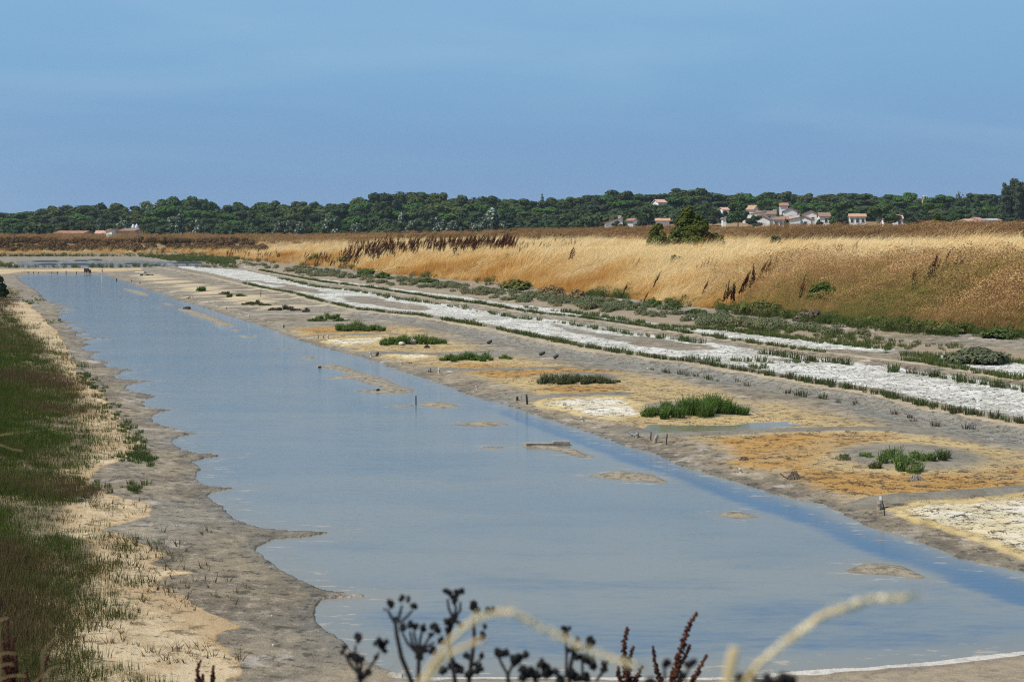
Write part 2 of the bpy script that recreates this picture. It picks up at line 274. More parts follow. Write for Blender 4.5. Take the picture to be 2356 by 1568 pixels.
# ------------------------------------------------------------------ object helpers
def tag(o, label=None, cat=None, group=None, kind=None):
    if label: o['label'] = label
    if cat: o['category'] = cat
    if group: o['group'] = group
    if kind: o['kind'] = kind
    return o
def mesh_np(name, verts, faces=None, quads=None, tris=None, mat=None, matidx=None, smooth=False):
    me = bpy.data.meshes.new(name); V = np.asarray(verts, np.float32).reshape(-1, 3)
    lt, ln = [], []
    if quads is not None and len(quads): q = np.asarray(quads, np.int32).reshape(-1, 4); lt.append(q.ravel()); ln.append(np.full(len(q), 4, np.int32))
    if tris is not None and len(tris): t = np.asarray(tris, np.int32).reshape(-1, 3); lt.append(t.ravel()); ln.append(np.full(len(t), 3, np.int32))
    li = np.concatenate(lt); ln = np.concatenate(ln)
    me.vertices.add(len(V)); me.vertices.foreach_set('co', V.ravel())
    me.loops.add(len(li)); me.loops.foreach_set('vertex_index', li)
    me.polygons.add(len(ln)); me.polygons.foreach_set('loop_start', np.concatenate([[0], np.cumsum(ln)[:-1]]).astype(np.int32)); me.polygons.foreach_set('loop_total', ln)
    me.polygons.foreach_set('use_smooth', np.full(len(ln), bool(smooth)))
    me.update(calc_edges=True)
    for m in (mat if isinstance(mat, (list, tuple)) else [mat]):
        if m: me.materials.append(m)
    if matidx is not None: me.polygons.foreach_set('material_index', np.asarray(matidx, np.int32))
    return me
class MB:
    """collects simple shapes into one mesh"""
    def __init__(s): s.v = []; s.q = []; s.t = []; s.mq = []; s.mt = []; s.n = 0
    def add(s, v, q=(), t=(), m=0):
        v = np.asarray(v, float).reshape(-1, 3); s.v.append(v)
        for f in q: s.q.append([i + s.n for i in f]); s.mq.append(m)
        for f in t: s.t.append([i + s.n for i in f]); s.mt.append(m)
        s.n += len(v)
    def box(s, c, d, rz=0, m=0, taper=1.0):
        x, y, z = d[0] / 2, d[1] / 2, d[2] / 2; cr_, sr = math.cos(rz), math.sin(rz); o = []
        for k, zz in ((1, -z), (taper, z)):
            for a, b in ((-x, -y), (x, -y), (x, y), (-x, y)):
                a *= k; b *= k; o.append((c[0] + a * cr_ - b * sr, c[1] + a * sr + b * cr_, c[2] + zz))
        s.add(o, [(3, 2, 1, 0), (4, 5, 6, 7), (0, 1, 5, 4), (1, 2, 6, 5), (2, 3, 7, 6), (3, 0, 4, 7)], m=m)
    def tube(s, pts, rad, n=6, m=0, cap=True):
        P = [Vector(p) for p in pts]; R = rad if hasattr(rad, '__len__') else [rad] * len(P); o = []
        for i, p in enumerate(P):
            d = (P[min(i + 1, len(P) - 1)] - P[max(i - 1, 0)]).normalized()
            a = d.cross(Vector((.31, .77, .55))).normalized(); b = d.cross(a)
            for k in range(n):
                w = 2 * math.pi * k / n; o.append(p + (a * math.cos(w) + b * math.sin(w)) * R[i])
        q = [(i * n + k, i * n + (k + 1) % n, (i + 1) * n + (k + 1) % n, (i + 1) * n + k) for i in range(len(P) - 1) for k in range(n)]
        t = []
        if cap:
            o += [P[0], P[-1]]; b0 = len(P) * n; e0 = (len(P) - 1) * n
            t = [(b0, (k + 1) % n, k) for k in range(n)] + [(b0 + 1, e0 + k, e0 + (k + 1) % n) for k in range(n)]
        s.add([tuple(v) for v in o], q, t, m)
    def blob(s, c, r, m=0, jit=.2, sub=1, seed=None):
        v, t = ICO[sub]; rr = (seed or random).random if seed else random.random
        k = np.array([1 + jit * (rr() * 2 - 1) for _ in v])[:, None]
        s.add(np.asarray(c) + v * k * np.asarray(r), t=t, m=m)
    def mesh(s, name, mat, smooth=False):
        return mesh_np(name, np.vstack(s.v), quads=s.q, tris=s.t, mat=mat, matidx=s.mq + s.mt, smooth=smooth)
    def obj(s, name, mat, parent=None, loc=None, smooth=False):
        return link(name, s.mesh(name, mat, smooth), parent, loc)
def _ico(sub):
    bm = bmesh.new(); bmesh.ops.create_icosphere(bm, subdivisions=sub, radius=1); v = np.array([x.co[:] for x in bm.verts]); bm.faces.ensure_lookup_table()
    t = [tuple(a.index for a in f.verts) for f in bm.faces]; bm.free(); return v, t
ICO = {1: _ico(1), 2: _ico(2), 3: _ico(3)}
def link(name, data, parent=None, loc=None, rot=None, scale=None):
    o = bpy.data.objects.new(name, data); COL.objects.link(o)
    if parent: o.parent = parent
    if loc is not None: o.location = loc
    if rot is not None: o.rotation_euler = rot
    if scale is not None: o.scale = scale if hasattr(scale, '__len__') else (scale,) * 3
    return o
def empty(name, loc, rz=0, **k):
    o = link(name, None, None, loc, (0, 0, rz)); return tag(o, **k)

# ------------------------------------------------------------------ materials
class NT:
    def __init__(s, m): s.t = m.node_tree; s.n = s.t.nodes; s.l = s.t.links
    def new(s, t, **k):
        o = s.n.new(t)
        for a, b in k.items(): setattr(o, a, b)
        return o
    def put(s, sock, val):
        if hasattr(val, 'is_output') or isinstance(val, bpy.types.NodeSocket): s.l.new(val, sock)
        else: sock.default_value = (*val, 1) if hasattr(val, '__len__') and len(val) == 3 and sock.type == 'RGBA' else val
    def mix(s, f, a, b, mode='MIX'):
        o = s.new('ShaderNodeMix', data_type='RGBA', blend_type=mode); s.put(o.inputs[0], f); s.put(o.inputs[6], a); s.put(o.inputs[7], b); return o.outputs[2]
    def math(s, op, a, b=0.0, clamp=False):
        o = s.new('ShaderNodeMath', operation=op, use_clamp=clamp); s.put(o.inputs[0], a); s.put(o.inputs[1], b); return o.outputs[0]
    def attr(s, name, typ='GEOMETRY'):
        o = s.new('ShaderNodeAttribute', attribute_name=name, attribute_type=typ); return o
    def noise(s, scale, detail=4, rough=.55, vec=None, dist=0.0):
        o = s.new('ShaderNodeTexNoise'); o.inputs['Scale'].default_value = scale; o.inputs['Detail'].default_value = detail; o.inputs['Roughness'].default_value = rough; o.inputs['Distortion'].default_value = dist
        if vec is not None: s.l.new(vec, o.inputs['Vector'])
        return o.outputs['Fac']
    def rng(s, x, a, b, c=0.0, d=1.0, smooth=True):
        o = s.new('ShaderNodeMapRange'); o.interpolation_type = 'SMOOTHSTEP' if smooth else 'LINEAR'
        s.put(o.inputs['Value'], x); o.inputs['From Min'].default_value = a; o.inputs['From Max'].default_value = b; o.inputs['To Min'].default_value = c; o.inputs['To Max'].default_value = d; return o.outputs[0]
    def pos(s):
        return s.new('ShaderNodeNewGeometry').outputs['Position']
def mat(name):
    m = bpy.data.materials.new(name); m.use_nodes = True; t = NT(m); b = t.n['Principled BSDF']; return m, t, b
def simple(name, c1, c2=None, rough=.8, scale=20, bump=.0, spec=.3, obj=True):
    m, t, b = mat(name); b.inputs['Roughness'].default_value = rough; b.inputs['Specular IOR Level'].default_value = spec
    vec = t.new('ShaderNodeTexCoord').outputs['Object']
    f = t.noise(scale, 5, .6, vec)
    t.put(b.inputs['Base Color'], t.mix(t.rng(f, .3, .7), c1, c2 or tuple(x * .6 for x in c1)))
    if bump:
        bp = t.new('ShaderNodeBump'); bp.inputs['Strength'].default_value = bump; bp.inputs['Distance'].default_value = .02; t.l.new(f, bp.inputs['Height']); t.l.new(bp.outputs[0], b.inputs['Normal'])
    return m
def foliage(name, cols, inst=True, trans=.35, vary=.35, rough=.7, grad=None):
    """two to four colours along a tint value; thin leaf lit through"""
    m, t, b = mat(name); t.n.remove(b); out = t.n['Material Output']
    if inst: tv = t.attr('tint', 'INSTANCER').outputs['Fac']
    else: tv = t.new('ShaderNodeObjectInfo').outputs['Random']
    rp = t.new('ShaderNodeValToRGB'); els = rp.color_ramp.elements
    while len(els) < len(cols): els.new(.5)
    for i, c in enumerate(cols): els[i].position = i / (len(cols) - 1); els[i].color = (*c, 1)
    t.l.new(tv, rp.inputs[0]); c = rp.outputs[0]
    br = t.attr('shade').outputs['Fac']          # blade-to-blade colour difference, stored per blade
    c = t.mix(t.rng(br, 0, 1, 0, vary, False), c, (.05, .04, .025) if grad is None else grad)
    d = t.new('ShaderNodeBsdfDiffuse'); tr = t.new('ShaderNodeBsdfTranslucent'); t.l.new(c, d.inputs[0]); t.l.new(c, tr.inputs[0])
    mx = t.new('ShaderNodeMixShader'); mx.inputs[0].default_value = trans; t.l.new(d.outputs[0], mx.inputs[1]); t.l.new(tr.outputs[0], mx.inputs[2]); t.l.new(mx.outputs[0], out.inputs[0])
    return m

# ground
def ground_material():
    m, t, b = mat('ground'); P = t.pos(); A = lambda n: t.attr(n).outputs['Fac']
    n1 = t.noise(.9, 6, .6, P); n2 = t.noise(7, 5, .6, P); n3 = t.noise(38, 4, .65, P); n0 = t.noise(.16, 4, .5, P)
    def edge(name, k=.55, lo=.35, hi=.65):           # mask broken up by noise
        x = t.math('ADD', A(name), t.math('MULTIPLY', t.math('SUBTRACT', t.math('ADD', t.math('MULTIPLY', n2, .6), t.math('MULTIPLY', n3, .4)), .5), k)); return t.rng(x, lo, hi)
    nA = t.noise(1.7, 10, .74, P); nB = t.noise(.55, 9, .68, P, .4); nC = t.noise(5.5, 8, .78, P)
    c = t.mix(t.rng(nB, .44, .56), (.16, .128, .088), (.24, .192, .126))
    c = t.mix(t.rng(n0, .44, .58, 0, .7), c, (.215, .197, .16))
    c = t.mix(t.rng(nA, .5, .6, 0, .6), c, (.3, .245, .165))
    c = t.mix(t.rng(nA, .49, .4, 0, .6), c, (.135, .115, .085))
    c = t.mix(t.rng(nC, .53, .6, 0, .8), c, (.08, .072, .055))
    c = t.mix(t.rng(nC, .46, .38, 0, .6), c, (.4, .32, .24))
    salty = t.math('MULTIPLY', t.rng(nA, .5, .62), t.rng(n1, .5, .6))
    c = t.mix(t.math('MULTIPLY', salty, .6), c, (.5, .45, .42))
    # pans
    oc = t.mix(t.rng(nB, .4, .58), (.385, .275, .13), (.47, .34, .155)); oc = t.mix(t.rng(nA, .49, .57, 0, .6), oc, (.31, .235, .135)); oc = t.mix(t.rng(nA, .44, .34, 0, .5), oc, (.5, .4, .24)); oc = t.mix(t.rng(nC, .53, .59, 0, .7), oc, (.12, .09, .05))
    c = t.mix(edge('ochre', 1.2, .05, .6), c, oc)
    og = t.mix(t.rng(nA, .4, .6), (.34, .18, .045), (.42, .24, .075)); og = t.mix(t.rng(nB, .5, .62, 0, .6), og, (.37, .26, .13)); og = t.mix(t.rng(nC, .515, .575, 0, .9), og, (.1, .065, .03)); c = t.mix(edge('orange', 1.3, .1, .7), c, og)
    pale = t.mix(t.rng(n1, .4, .6), (.66, .6, .5), (.6, .5, .31)); pale = t.mix(t.rng(nA, .5, .64, 0, .8), pale, (.48, .4, .26)); pale = t.mix(t.rng(nB, .52, .66, 0, .7), pale, (.4, .35, .22)); pale = t.mix(t.rng(nC, .53, .59, 0, .9), pale, (.17, .13, .06))
    c = t.mix(edge('pale', .9, .25, .75), c, pale)
    c = t.mix(edge('paleedge', .9, .3, .9), c, t.mix(t.rng(nA, .4, .6), (.5, .36, .15), (.56, .44, .22)))
    c = t.mix(t.math('MULTIPLY', edge('ditch', .7), .5), c, t.mix(t.rng(nA, .42, .58), (.25, .245, .21), (.17, .168, .15)))
    c = t.mix(edge('dyke', .6), c, t.mix(t.rng(nA, .42, .6), (.4, .32, .215), (.29, .235, .16)))
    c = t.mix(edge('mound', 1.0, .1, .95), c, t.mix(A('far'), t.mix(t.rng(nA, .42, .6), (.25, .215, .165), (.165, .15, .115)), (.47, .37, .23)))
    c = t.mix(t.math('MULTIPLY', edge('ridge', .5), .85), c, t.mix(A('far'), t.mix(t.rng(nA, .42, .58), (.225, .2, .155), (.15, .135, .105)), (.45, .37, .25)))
    # white crust with broken dark gaps: bare mud plus crack shade painted in
    vo = t.new('ShaderNodeTexVoronoi', feature='DISTANCE_TO_EDGE'); vo.inputs['Scale'].default_value = 5.5
    ds = t.new('ShaderNodeVectorMath', operation='ADD'); t.l.new(P, ds.inputs[0])
    nv = t.new('ShaderNodeTexNoise'); nv.inputs['Scale'].default_value = 3; t.l.new(P, nv.inputs['Vector']); sc_ = t.new('ShaderNodeVectorMath', operation='SCALE'); t.l.new(nv.outputs['Color'], sc_.inputs[0]); sc_.inputs['Scale'].default_value = .5
    t.l.new(sc_.outputs[0], ds.inputs[1]); t.l.new(ds.outputs[0], vo.inputs['Vector'])
    crack = t.math('MULTIPLY', t.rng(vo.outputs['Distance'], .0, .085, 1, 0), t.rng(n2, .4, .6))
    salt = t.mix(t.rng(nA, .45, .58), (.68, .65, .59), (.48, .45, .39)); salt = t.mix(t.rng(nB, .48, .58, 0, .8), salt, (.4, .38, .32)); salt = t.mix(t.rng(nC, .53, .59, 0, .9), salt, (.15, .145, .11))
    salt = t.mix(crack, salt, (.14, .14, .1))
    c = t.mix(edge('salt', .8, .3, .7), c, salt)
    # cracks in the drying coloured pans; dark colour is mud fill and painted-in shade
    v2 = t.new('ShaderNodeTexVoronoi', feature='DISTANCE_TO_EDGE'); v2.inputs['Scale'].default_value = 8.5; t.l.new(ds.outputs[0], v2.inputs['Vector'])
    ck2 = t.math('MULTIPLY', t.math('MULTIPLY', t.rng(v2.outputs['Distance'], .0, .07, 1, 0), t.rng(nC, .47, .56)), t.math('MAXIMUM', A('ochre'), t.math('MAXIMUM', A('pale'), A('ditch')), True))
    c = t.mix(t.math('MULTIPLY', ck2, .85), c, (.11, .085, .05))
    # sand side
    sd = t.mix(t.rng(nB, .44, .56), (.43, .3, .165), (.54, .42, .26)); sd = t.mix(t.rng(nA, .49, .58, 0, .8), sd, (.4, .285, .155)); sd = t.mix(t.rng(nC, .53, .6, 0, .8), sd, (.2, .145, .085)); sd = t.mix(t.rng(nC, .42, .34, 0, .5), sd, (.68, .56, .4))
    se = edge('sand', .3, .4, .6); c = t.mix(se, c, t.mix(t.math('MULTIPLY', t.rng(A('sand'), .5, .9, 1, 0), .7), sd, (.42, .27, .11)))
    c = t.mix(t.math('MULTIPLY', edge('turf', .6), .9), c, t.mix(t.rng(nA, .42, .6), (.13, .105, .06), (.3, .22, .13)))
    ns = t.mix(t.rng(n2, .35, .65), (.34, .27, .18), (.26, .21, .15)); c = t.mix(edge('nsand', .4), c, t.mix(t.rng(n3, .6, .7, 0, .7), ns, (.13, .1, .07)))
    c = t.mix(edge('rim', .5), c, (.68, .62, .54))
    c = t.mix(A('isle'), c, t.mix(t.rng(nC, .44, .58), (.38, .31, .21), (.22, .18, .12)))
    c = t.mix(edge('fdyke', .3), c, (.035, .032, .03))
    c = t.mix(t.math('MULTIPLY', edge('scrub', .5), .8), c, (.26, .2, .13))
    lv = t.mix(t.rng(n1, .35, .65), (.3, .19, .085), (.21, .145, .075)); c = t.mix(edge('lev', .5), c, lv)
    c = t.mix(A('bank'), c, (.2, .15, .09))
    c = t.mix(t.math('MULTIPLY', t.rng(nC, .53, .59), t.math('SUBTRACT', .42, t.math('MULTIPLY', A('salt'), .3))), c, t.mix(1.0, c, (.45, .42, .38), 'MULTIPLY'))
    wet = edge('wet', .3, .2, .9); c = t.mix(t.math('MULTIPLY', wet, .45), c, t.mix(1.0, c, (.6, .6, .6), 'MULTIPLY'))
    pd = t.math('MULTIPLY', A('pud'), t.rng(t.noise(.55, 3, .5, P), .45, .6)); c = t.mix(t.math('MULTIPLY', pd, .0), c, (.15, .13, .04))
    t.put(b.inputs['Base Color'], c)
    t.put(b.inputs['Roughness'], t.math('SUBTRACT', .92, t.math('MULTIPLY', wet, .35))); b.inputs['Specular IOR Level'].default_value = .25
    bp = t.new('ShaderNodeBump'); bp.inputs['Strength'].default_value = .8; bp.inputs['Distance'].default_value = .09
    hh = t.math('ADD', t.math('MULTIPLY', nA, .6), t.math('MULTIPLY', nC, .5)); hh = t.math('SUBTRACT', hh, t.math('MULTIPLY', t.math('MAXIMUM', t.math('MULTIPLY', crack, A('salt')), ck2), .5))
    t.l.new(hh, bp.inputs['Height']); t.l.new(bp.outputs[0], b.inputs['Normal'])
    return m
def water_material():
    m, t, b = mat('water'); P = t.pos(); deep = t.attr('deep').outputs['Fac']
    mpn = t.new('ShaderNodeMapping'); mpn.inputs['Scale'].default_value = (.35, 1.0, 1.0); mpn.inputs['Rotation'].default_value = (0, 0, .25); t.l.new(P, mpn.inputs[0]); Q = mpn.outputs[0]
    big = t.noise(.32, 4, .5, Q); mid = t.noise(1.3, 4, .6, Q); fine = t.noise(7, 6, .7, Q)
    body = t.mix(t.rng(big, .38, .62), (.185, .188, .168), (.15, .168, .17))
    body = t.mix(t.rng(mid, .48, .7, 0, .55), body, (.125, .145, .155))
    dp = t.math('ADD', deep, t.math('MULTIPLY', t.math('SUBTRACT', t.math('ADD', t.math('MULTIPLY', mid, .4), t.math('MULTIPLY', fine, .6)), .5), 1.8)); dp = t.math('MULTIPLY', t.rng(dp, .2, .85), t.rng(deep, .03, .2))
    body = t.mix(dp, body, (.06, .105, .17))
    shal = t.attr('shal').outputs['Fac']; body = t.mix(t.math('MULTIPLY', shal, .5), body, (.2, .18, .135)); body = t.mix(t.math('MULTIPLY', t.math('MULTIPLY', t.rng(shal, .15, .5), t.rng(fine, .56, .62)), .8), body, (.36, .29, .2))
    body = t.mix(t.math('MULTIPLY', t.attr('algae').outputs['Fac'], t.rng(fine, .35, .55)), body, (.13, .12, .025))
    t.put(b.inputs['Base Color'], body); b.inputs['Roughness'].default_value = .06; b.inputs['IOR'].default_value = 1.333; b.inputs['Specular IOR Level'].default_value = .5
    mp2 = t.new('ShaderNodeMapping'); mp2.inputs['Scale'].default_value = (1.2, 4.5, 1); mp2.inputs['Rotation'].default_value = (0, 0, .12); t.l.new(P, mp2.inputs[0])
    rip = t.noise(2.6, 4, .6, mp2.outputs[0]); bp = t.new('ShaderNodeBump'); bp.inputs['Strength'].default_value = .3; bp.inputs['Distance'].default_value = .03
    t.l.new(rip, bp.inputs['Height']); t.l.new(bp.outputs[0], b.inputs['Normal'])
    return m
M_GROUND, M_WATER = ground_material(), water_material()

# ------------------------------------------------------------------ ground sheet
vs = np.concatenate([np.arange(1900, 1568, -10), np.arange(1568, 1490, -1.2), np.arange(1490, 700, -2.5), np.arange(700, 586, -1.5)]) - HV
dep = H * F / vs
dep = np.concatenate([[1.2, 1.8, 2.6, 3.5, 4.2, 5, 5.6, 6.2, 6.8], dep[dep > 7.2], np.arange(dep[-1] + 4, 330, 4), np.arange(335, 700, 13), [720, 780, 900, 1200, 1500]])
us = np.concatenate([np.arange(-2600, -60, 24), np.arange(-60, 2420, 3.4), np.arange(2420, 4900, 24)])
tanu = (us - CU) / F
YY, TT = np.meshgrid(dep, tanu, indexing='ij'); XX = TT * YY
hgt, MK = terrain(XX.ravel(), YY.ravel())
nr, nc = XX.shape
idx = np.arange(nr * nc).reshape(nr, nc)
quads = np.stack([idx[:-1, :-1], idx[:-1, 1:], idx[1:, 1:], idx[1:, :-1]], -1).reshape(-1, 4)
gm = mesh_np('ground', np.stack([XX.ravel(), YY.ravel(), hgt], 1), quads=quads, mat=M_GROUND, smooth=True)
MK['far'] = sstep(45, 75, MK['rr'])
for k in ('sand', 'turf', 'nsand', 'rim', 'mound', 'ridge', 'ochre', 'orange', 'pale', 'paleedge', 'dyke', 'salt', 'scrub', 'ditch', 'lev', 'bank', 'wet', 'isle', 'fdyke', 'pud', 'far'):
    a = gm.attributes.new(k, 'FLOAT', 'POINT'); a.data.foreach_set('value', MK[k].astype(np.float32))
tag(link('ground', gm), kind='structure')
# pond water: a sheet a little larger than the pond; the mud rises through it
def water_sheet(name, mask, z, deep, shal, algae=None):
    used = mask.reshape(nr, nc); cell = used[:-1, :-1] | used[:-1, 1:] | used[1:, 1:] | used[1:, :-1]
    q = quads.reshape(nr - 1, nc - 1, 4)[cell]; ids, inv = np.unique(q.ravel(), return_inverse=True)
    me = mesh_np(name, np.stack([XX.ravel()[ids], YY.ravel()[ids], np.full(len(ids), z)], 1), quads=inv.reshape(-1, 4), mat=M_WATER)
    for k, d in (('deep', deep), ('shal', shal), ('algae', shal * 0 if algae is None else algae)):
        a = me.attributes.new(k, 'FLOAT', 'POINT'); a.data.foreach_set('value', d[ids].astype(np.float32))
    return tag(link(name, me), kind='structure')
xr, yr = XX.ravel(), YY.ravel()
ch = sdf(xr, yr, CHAN, 5.)
deep = np.maximum(sstep(-.4, .12, ch) * .92, .45 * sstep(17, 11.0, yr) * sstep(0, .6, MK['sw'])) * (yr < 60)
shal = 1 - sstep(.0, .7, MK['sw']); shal = np.maximum(shal, 1 - sstep(.0, .5, -MK['isld']))
water_sheet('pond_water', MK['sw'] > -.6, 0.0, deep, shal)

pdm = sdf(xr, yr, PUDDLE, 5.); ul = CU + F * xr / yr; pz = float(np.median(hgt[pdm > .1])) + .006
water_sheet('puddle_water', pdm > -.35, pz, np.zeros(len(xr)), .3 + .3 * sstep(1720, 1560, ul), sstep(1790, 1700, ul) * sstep(-.1, .25, pdm) * .9)

hm = bpy.data.materials.new('haze'); hm.use_nodes = True; hn = hm.node_tree.nodes; hn.remove(hn['Principled BSDF']); pv = hn.new('ShaderNodeVolumePrincipled'); pv.inputs['Color'].default_value = (.72, .86, 1.0, 1); pv.inputs['Density'].default_value = HAZE; pv.inputs['Anisotropy'].default_value = .1
hm.node_tree.links.new(pv.outputs[0], hn['Material Output'].inputs['Volume'])
hv = np.array([(sx * 2200, sy, sz) for sz in (-4, 45) for sx, sy in ((-1, -60), (1, -60), (1, 1560), (-1, 1560))], float)
tag(link('haze', mesh_np('haze', hv, quads=[(3, 2, 1, 0), (4, 5, 6, 7), (0, 1, 5, 4), (1, 2, 6, 5), (2, 3, 7, 6), (3, 0, 4, 7)], mat=hm)), kind='stuff')

# ------------------------------------------------------------------ scattered plants: tuft meshes and point scatters
def blades(n, hmin, hmax, spread, width, lean, curl, seg=3, seed=0, leandir=None, clump=1.0, tipw=.15):
    """ribbon blades growing from a disc; returns verts, quads, shade per face"""
    g = np.random.default_rng(seed); a = g.uniform(0, 2 * np.pi, n); r = spread * np.sqrt(g.uniform(0, 1, n))
    base = np.stack([r * np.cos(a), r * np.sin(a), np.zeros(n)], 1); hh = g.uniform(hmin, hmax, n)
    ld = np.stack([np.cos(a), np.sin(a)], 1) * (r / spread)[:, None] * clump + g.normal(0, .25, (n, 2))
    if leandir is not None: ld = ld + np.asarray(leandir)
    fa = g.uniform(0, np.pi, n); side = np.stack([np.cos(fa), np.sin(fa), np.zeros(n)], 1); w = width * g.uniform(.7, 1.3, n); sh = g.uniform(0, 1, n)
    V = []
    for i in range(seg + 1):
        t = i / seg; off = ld * (lean * t + curl * t * t)[:, None] * hh[:, None] if False else ld * ((lean * t + curl * t * t) * hh)[:, None]
        zz = hh * (t - .28 * curl * t * t)
        c = base + np.concatenate([off, zz[:, None]], 1); ww = (w * (1 - (1 - tipw) * t))[:, None] * side / 2
        V += [c - ww, c + ww]
    V = np.stack(V, 1); k = 2 * (seg + 1); b = (np.arange(n) * k)[:, None]
    q = np.concatenate([b + np.array([2 * i, 2 * i + 1, 2 * i + 3, 2 * i + 2]) for i in range(seg)], 0); s = np.tile(sh, seg)
    return V.reshape(-1, 3), q, s
def leafcloud(lobes, n, size, seed=0, up=.3, flat=1.0, aspect=1.0, inner=.75, nj=.45):
    """leaf quads over a set of lobes (x,y,z,rx,ry,rz)"""
    g = np.random.default_rng(seed); L = np.array(lobes, float); wts = (L[:, 3] * L[:, 4] + L[:, 5] * L[:, 3]); wts /= wts.sum()
    li = g.choice(len(L), n, p=wts); d = g.normal(0, 1, (n, 3)); d /= np.linalg.norm(d, axis=1)[:, None]; d[:, 2] = np.where(d[:, 2] < -.35, -d[:, 2], d[:, 2])
    c = L[li, :3] + d * L[li, 3:] * g.uniform(inner, 1.06, n)[:, None]
    nrm = d / L[li, 3:]; nrm /= np.linalg.norm(nrm, axis=1)[:, None]; nrm = nrm + g.normal(0, nj, (n, 3)); nrm[:, 2] += up; nrm /= np.linalg.norm(nrm, axis=1)[:, None]
    a = np.cross(nrm, g.normal(0, 1, (n, 3))); a /= np.linalg.norm(a, axis=1)[:, None]; b = np.cross(nrm, a); s = (size * g.uniform(.6, 1.4, n))[:, None]
    V = np.stack([c - a * s - b * s * aspect, c + a * s - b * s * aspect * .6, c + a * s * .8 + b * s * aspect, c - a * s * .7 + b * s * aspect], 1)
    return V.reshape(-1, 3), np.arange(4 * n).reshape(n, 4), g.uniform(0, 1, n)
def shaded(name, V, q, s, m, matidx=None):
    me = mesh_np(name, V, quads=q, mat=m, matidx=matidx); a = me.attributes.new('shade', 'FLOAT', 'FACE'); a.data.foreach_set('value', s.astype(np.float32)); return me
def merge(*parts):
    V, Q, Sh, n = [], [], [], 0
    for v, q, s in parts: V.append(v); Q.append(q + n); Sh.append(s); n += len(v)
    return np.vstack(V), np.vstack(Q), np.concatenate(Sh)
def scatter(name, meshes, x, y, scl, tint, lean=None, zoff=0.0, z=None, zstretch=None, label=None, tilt=.08, fixed_dir=False, ry=None):
    n = len(x); z = zat(x, y) if z is None else z
    c = bpy.data.collections.new(name + '_source')
    for i, me in enumerate(meshes): c.objects.link(bpy.data.objects.new(f'{name}_tuft.{i:03d}', me))
    me = bpy.data.meshes.new(name); me.vertices.add(n); me.vertices.foreach_set('co', np.stack([x, y, z + zoff], 1).astype(np.float32).ravel())
    rot = rng.normal(0, tilt * (1.25 if fixed_dir else 1), (n, 3)); rot[:, 2] = rng.normal(0, .38, n) if fixed_dir else rng.uniform(0, 6.283, n)
    if ry is not None: rot[:, 1] += ry
    for k, ty, d in (('rot', 'FLOAT_VECTOR', rot), ('scl', 'FLOAT', np.broadcast_to(scl, n)), ('pick', 'INT', rng.integers(0, len(meshes), n)), ('tint', 'FLOAT', np.clip(np.broadcast_to(tint, n), 0, 1))):
        a = me.attributes.new(k, ty, 'POINT'); a.data.foreach_set('vector' if ty == 'FLOAT_VECTOR' else 'value', np.ascontiguousarray(d).astype(np.int32 if ty == 'INT' else np.float32).ravel())
    o = tag(link(name, me), kind='stuff')
    if label: o['label'] = label
    ng = bpy.data.node_groups.new(name + '_scatter', 'GeometryNodeTree')
    ng.interface.new_socket('Geometry', in_out='INPUT', socket_type='NodeSocketGeometry'); ng.interface.new_socket('Geometry', in_out='OUTPUT', socket_type='NodeSocketGeometry')
    N, L = ng.nodes, ng.links; gi = N.new('NodeGroupInput'); go = N.new('NodeGroupOutput'); ip = N.new('GeometryNodeInstanceOnPoints'); ci = N.new('GeometryNodeCollectionInfo')
    ci.inputs['Collection'].default_value = c; ci.inputs['Separate Children'].default_value = True; ci.inputs['Reset Children'].default_value = True
    def na(nm, ty):
        q = N.new('GeometryNodeInputNamedAttribute'); q.data_type = ty; q.inputs['Name'].default_value = nm; return q.outputs['Attribute']
    L.new(gi.outputs[0], ip.inputs['Points']); L.new(ci.outputs[0], ip.inputs['Instance']); ip.inputs['Pick Instance'].default_value = True
    L.new(na('pick', 'INT'), ip.inputs['Instance Index']); L.new(na('rot', 'FLOAT_VECTOR'), ip.inputs['Rotation']); L.new(na('scl', 'FLOAT'), ip.inputs['Scale'])
    L.new(ip.outputs[0], go.inputs[0])
    md = o.modifiers.new('scatter', 'NODES'); md.node_group = ng
    return o
def sample(n, umin, umax, ymin, ymax, power=1.0):
    """random ground points, denser near the viewer, spread a bit beyond the view"""
    t = rng.uniform(0, 1, n); y = (ymin ** (1 - power) + t * (ymax ** (1 - power) - ymin ** (1 - power))) ** (1 / (1 - power)) if power != 1 else ymin * (ymax / ymin) ** t
    return (rng.uniform(umin, umax, n) - CU) / F * y, y

WIND = (.75, .1)
GOLD = foliage('dry_grass', [(.46, .21, .05), (.72, .46, .16), (.88, .71, .4)], trans=.35, vary=.32, grad=(.36, .19, .06))
BROWN = foliage('brown_grass', [(.24, .23, .07), (.47, .29, .12), (.62, .4, .19), (.72, .52, .28)], trans=.35, vary=.4, grad=(.26, .15, .06))
GREEN = foliage('fresh_herb', [(.07, .115, .025), (.11, .155, .045), (.18, .18, .07)], trans=.3, vary=.4)
TURFM = foliage('marsh_turf', [(.075, .115, .02), (.105, .125, .03), (.165, .12, .055), (.13, .088, .058)], trans=.35, vary=.4)
GLAUC = foliage('purslane_leaf', [(.12, .165, .085), (.185, .205, .11), (.23, .2, .1)], trans=.2, vary=.4)
SCRUBM = foliage('dark_scrub', [(.12, .075, .036), (.19, .115, .055), (.29, .18, .085)], trans=.15, vary=.4)

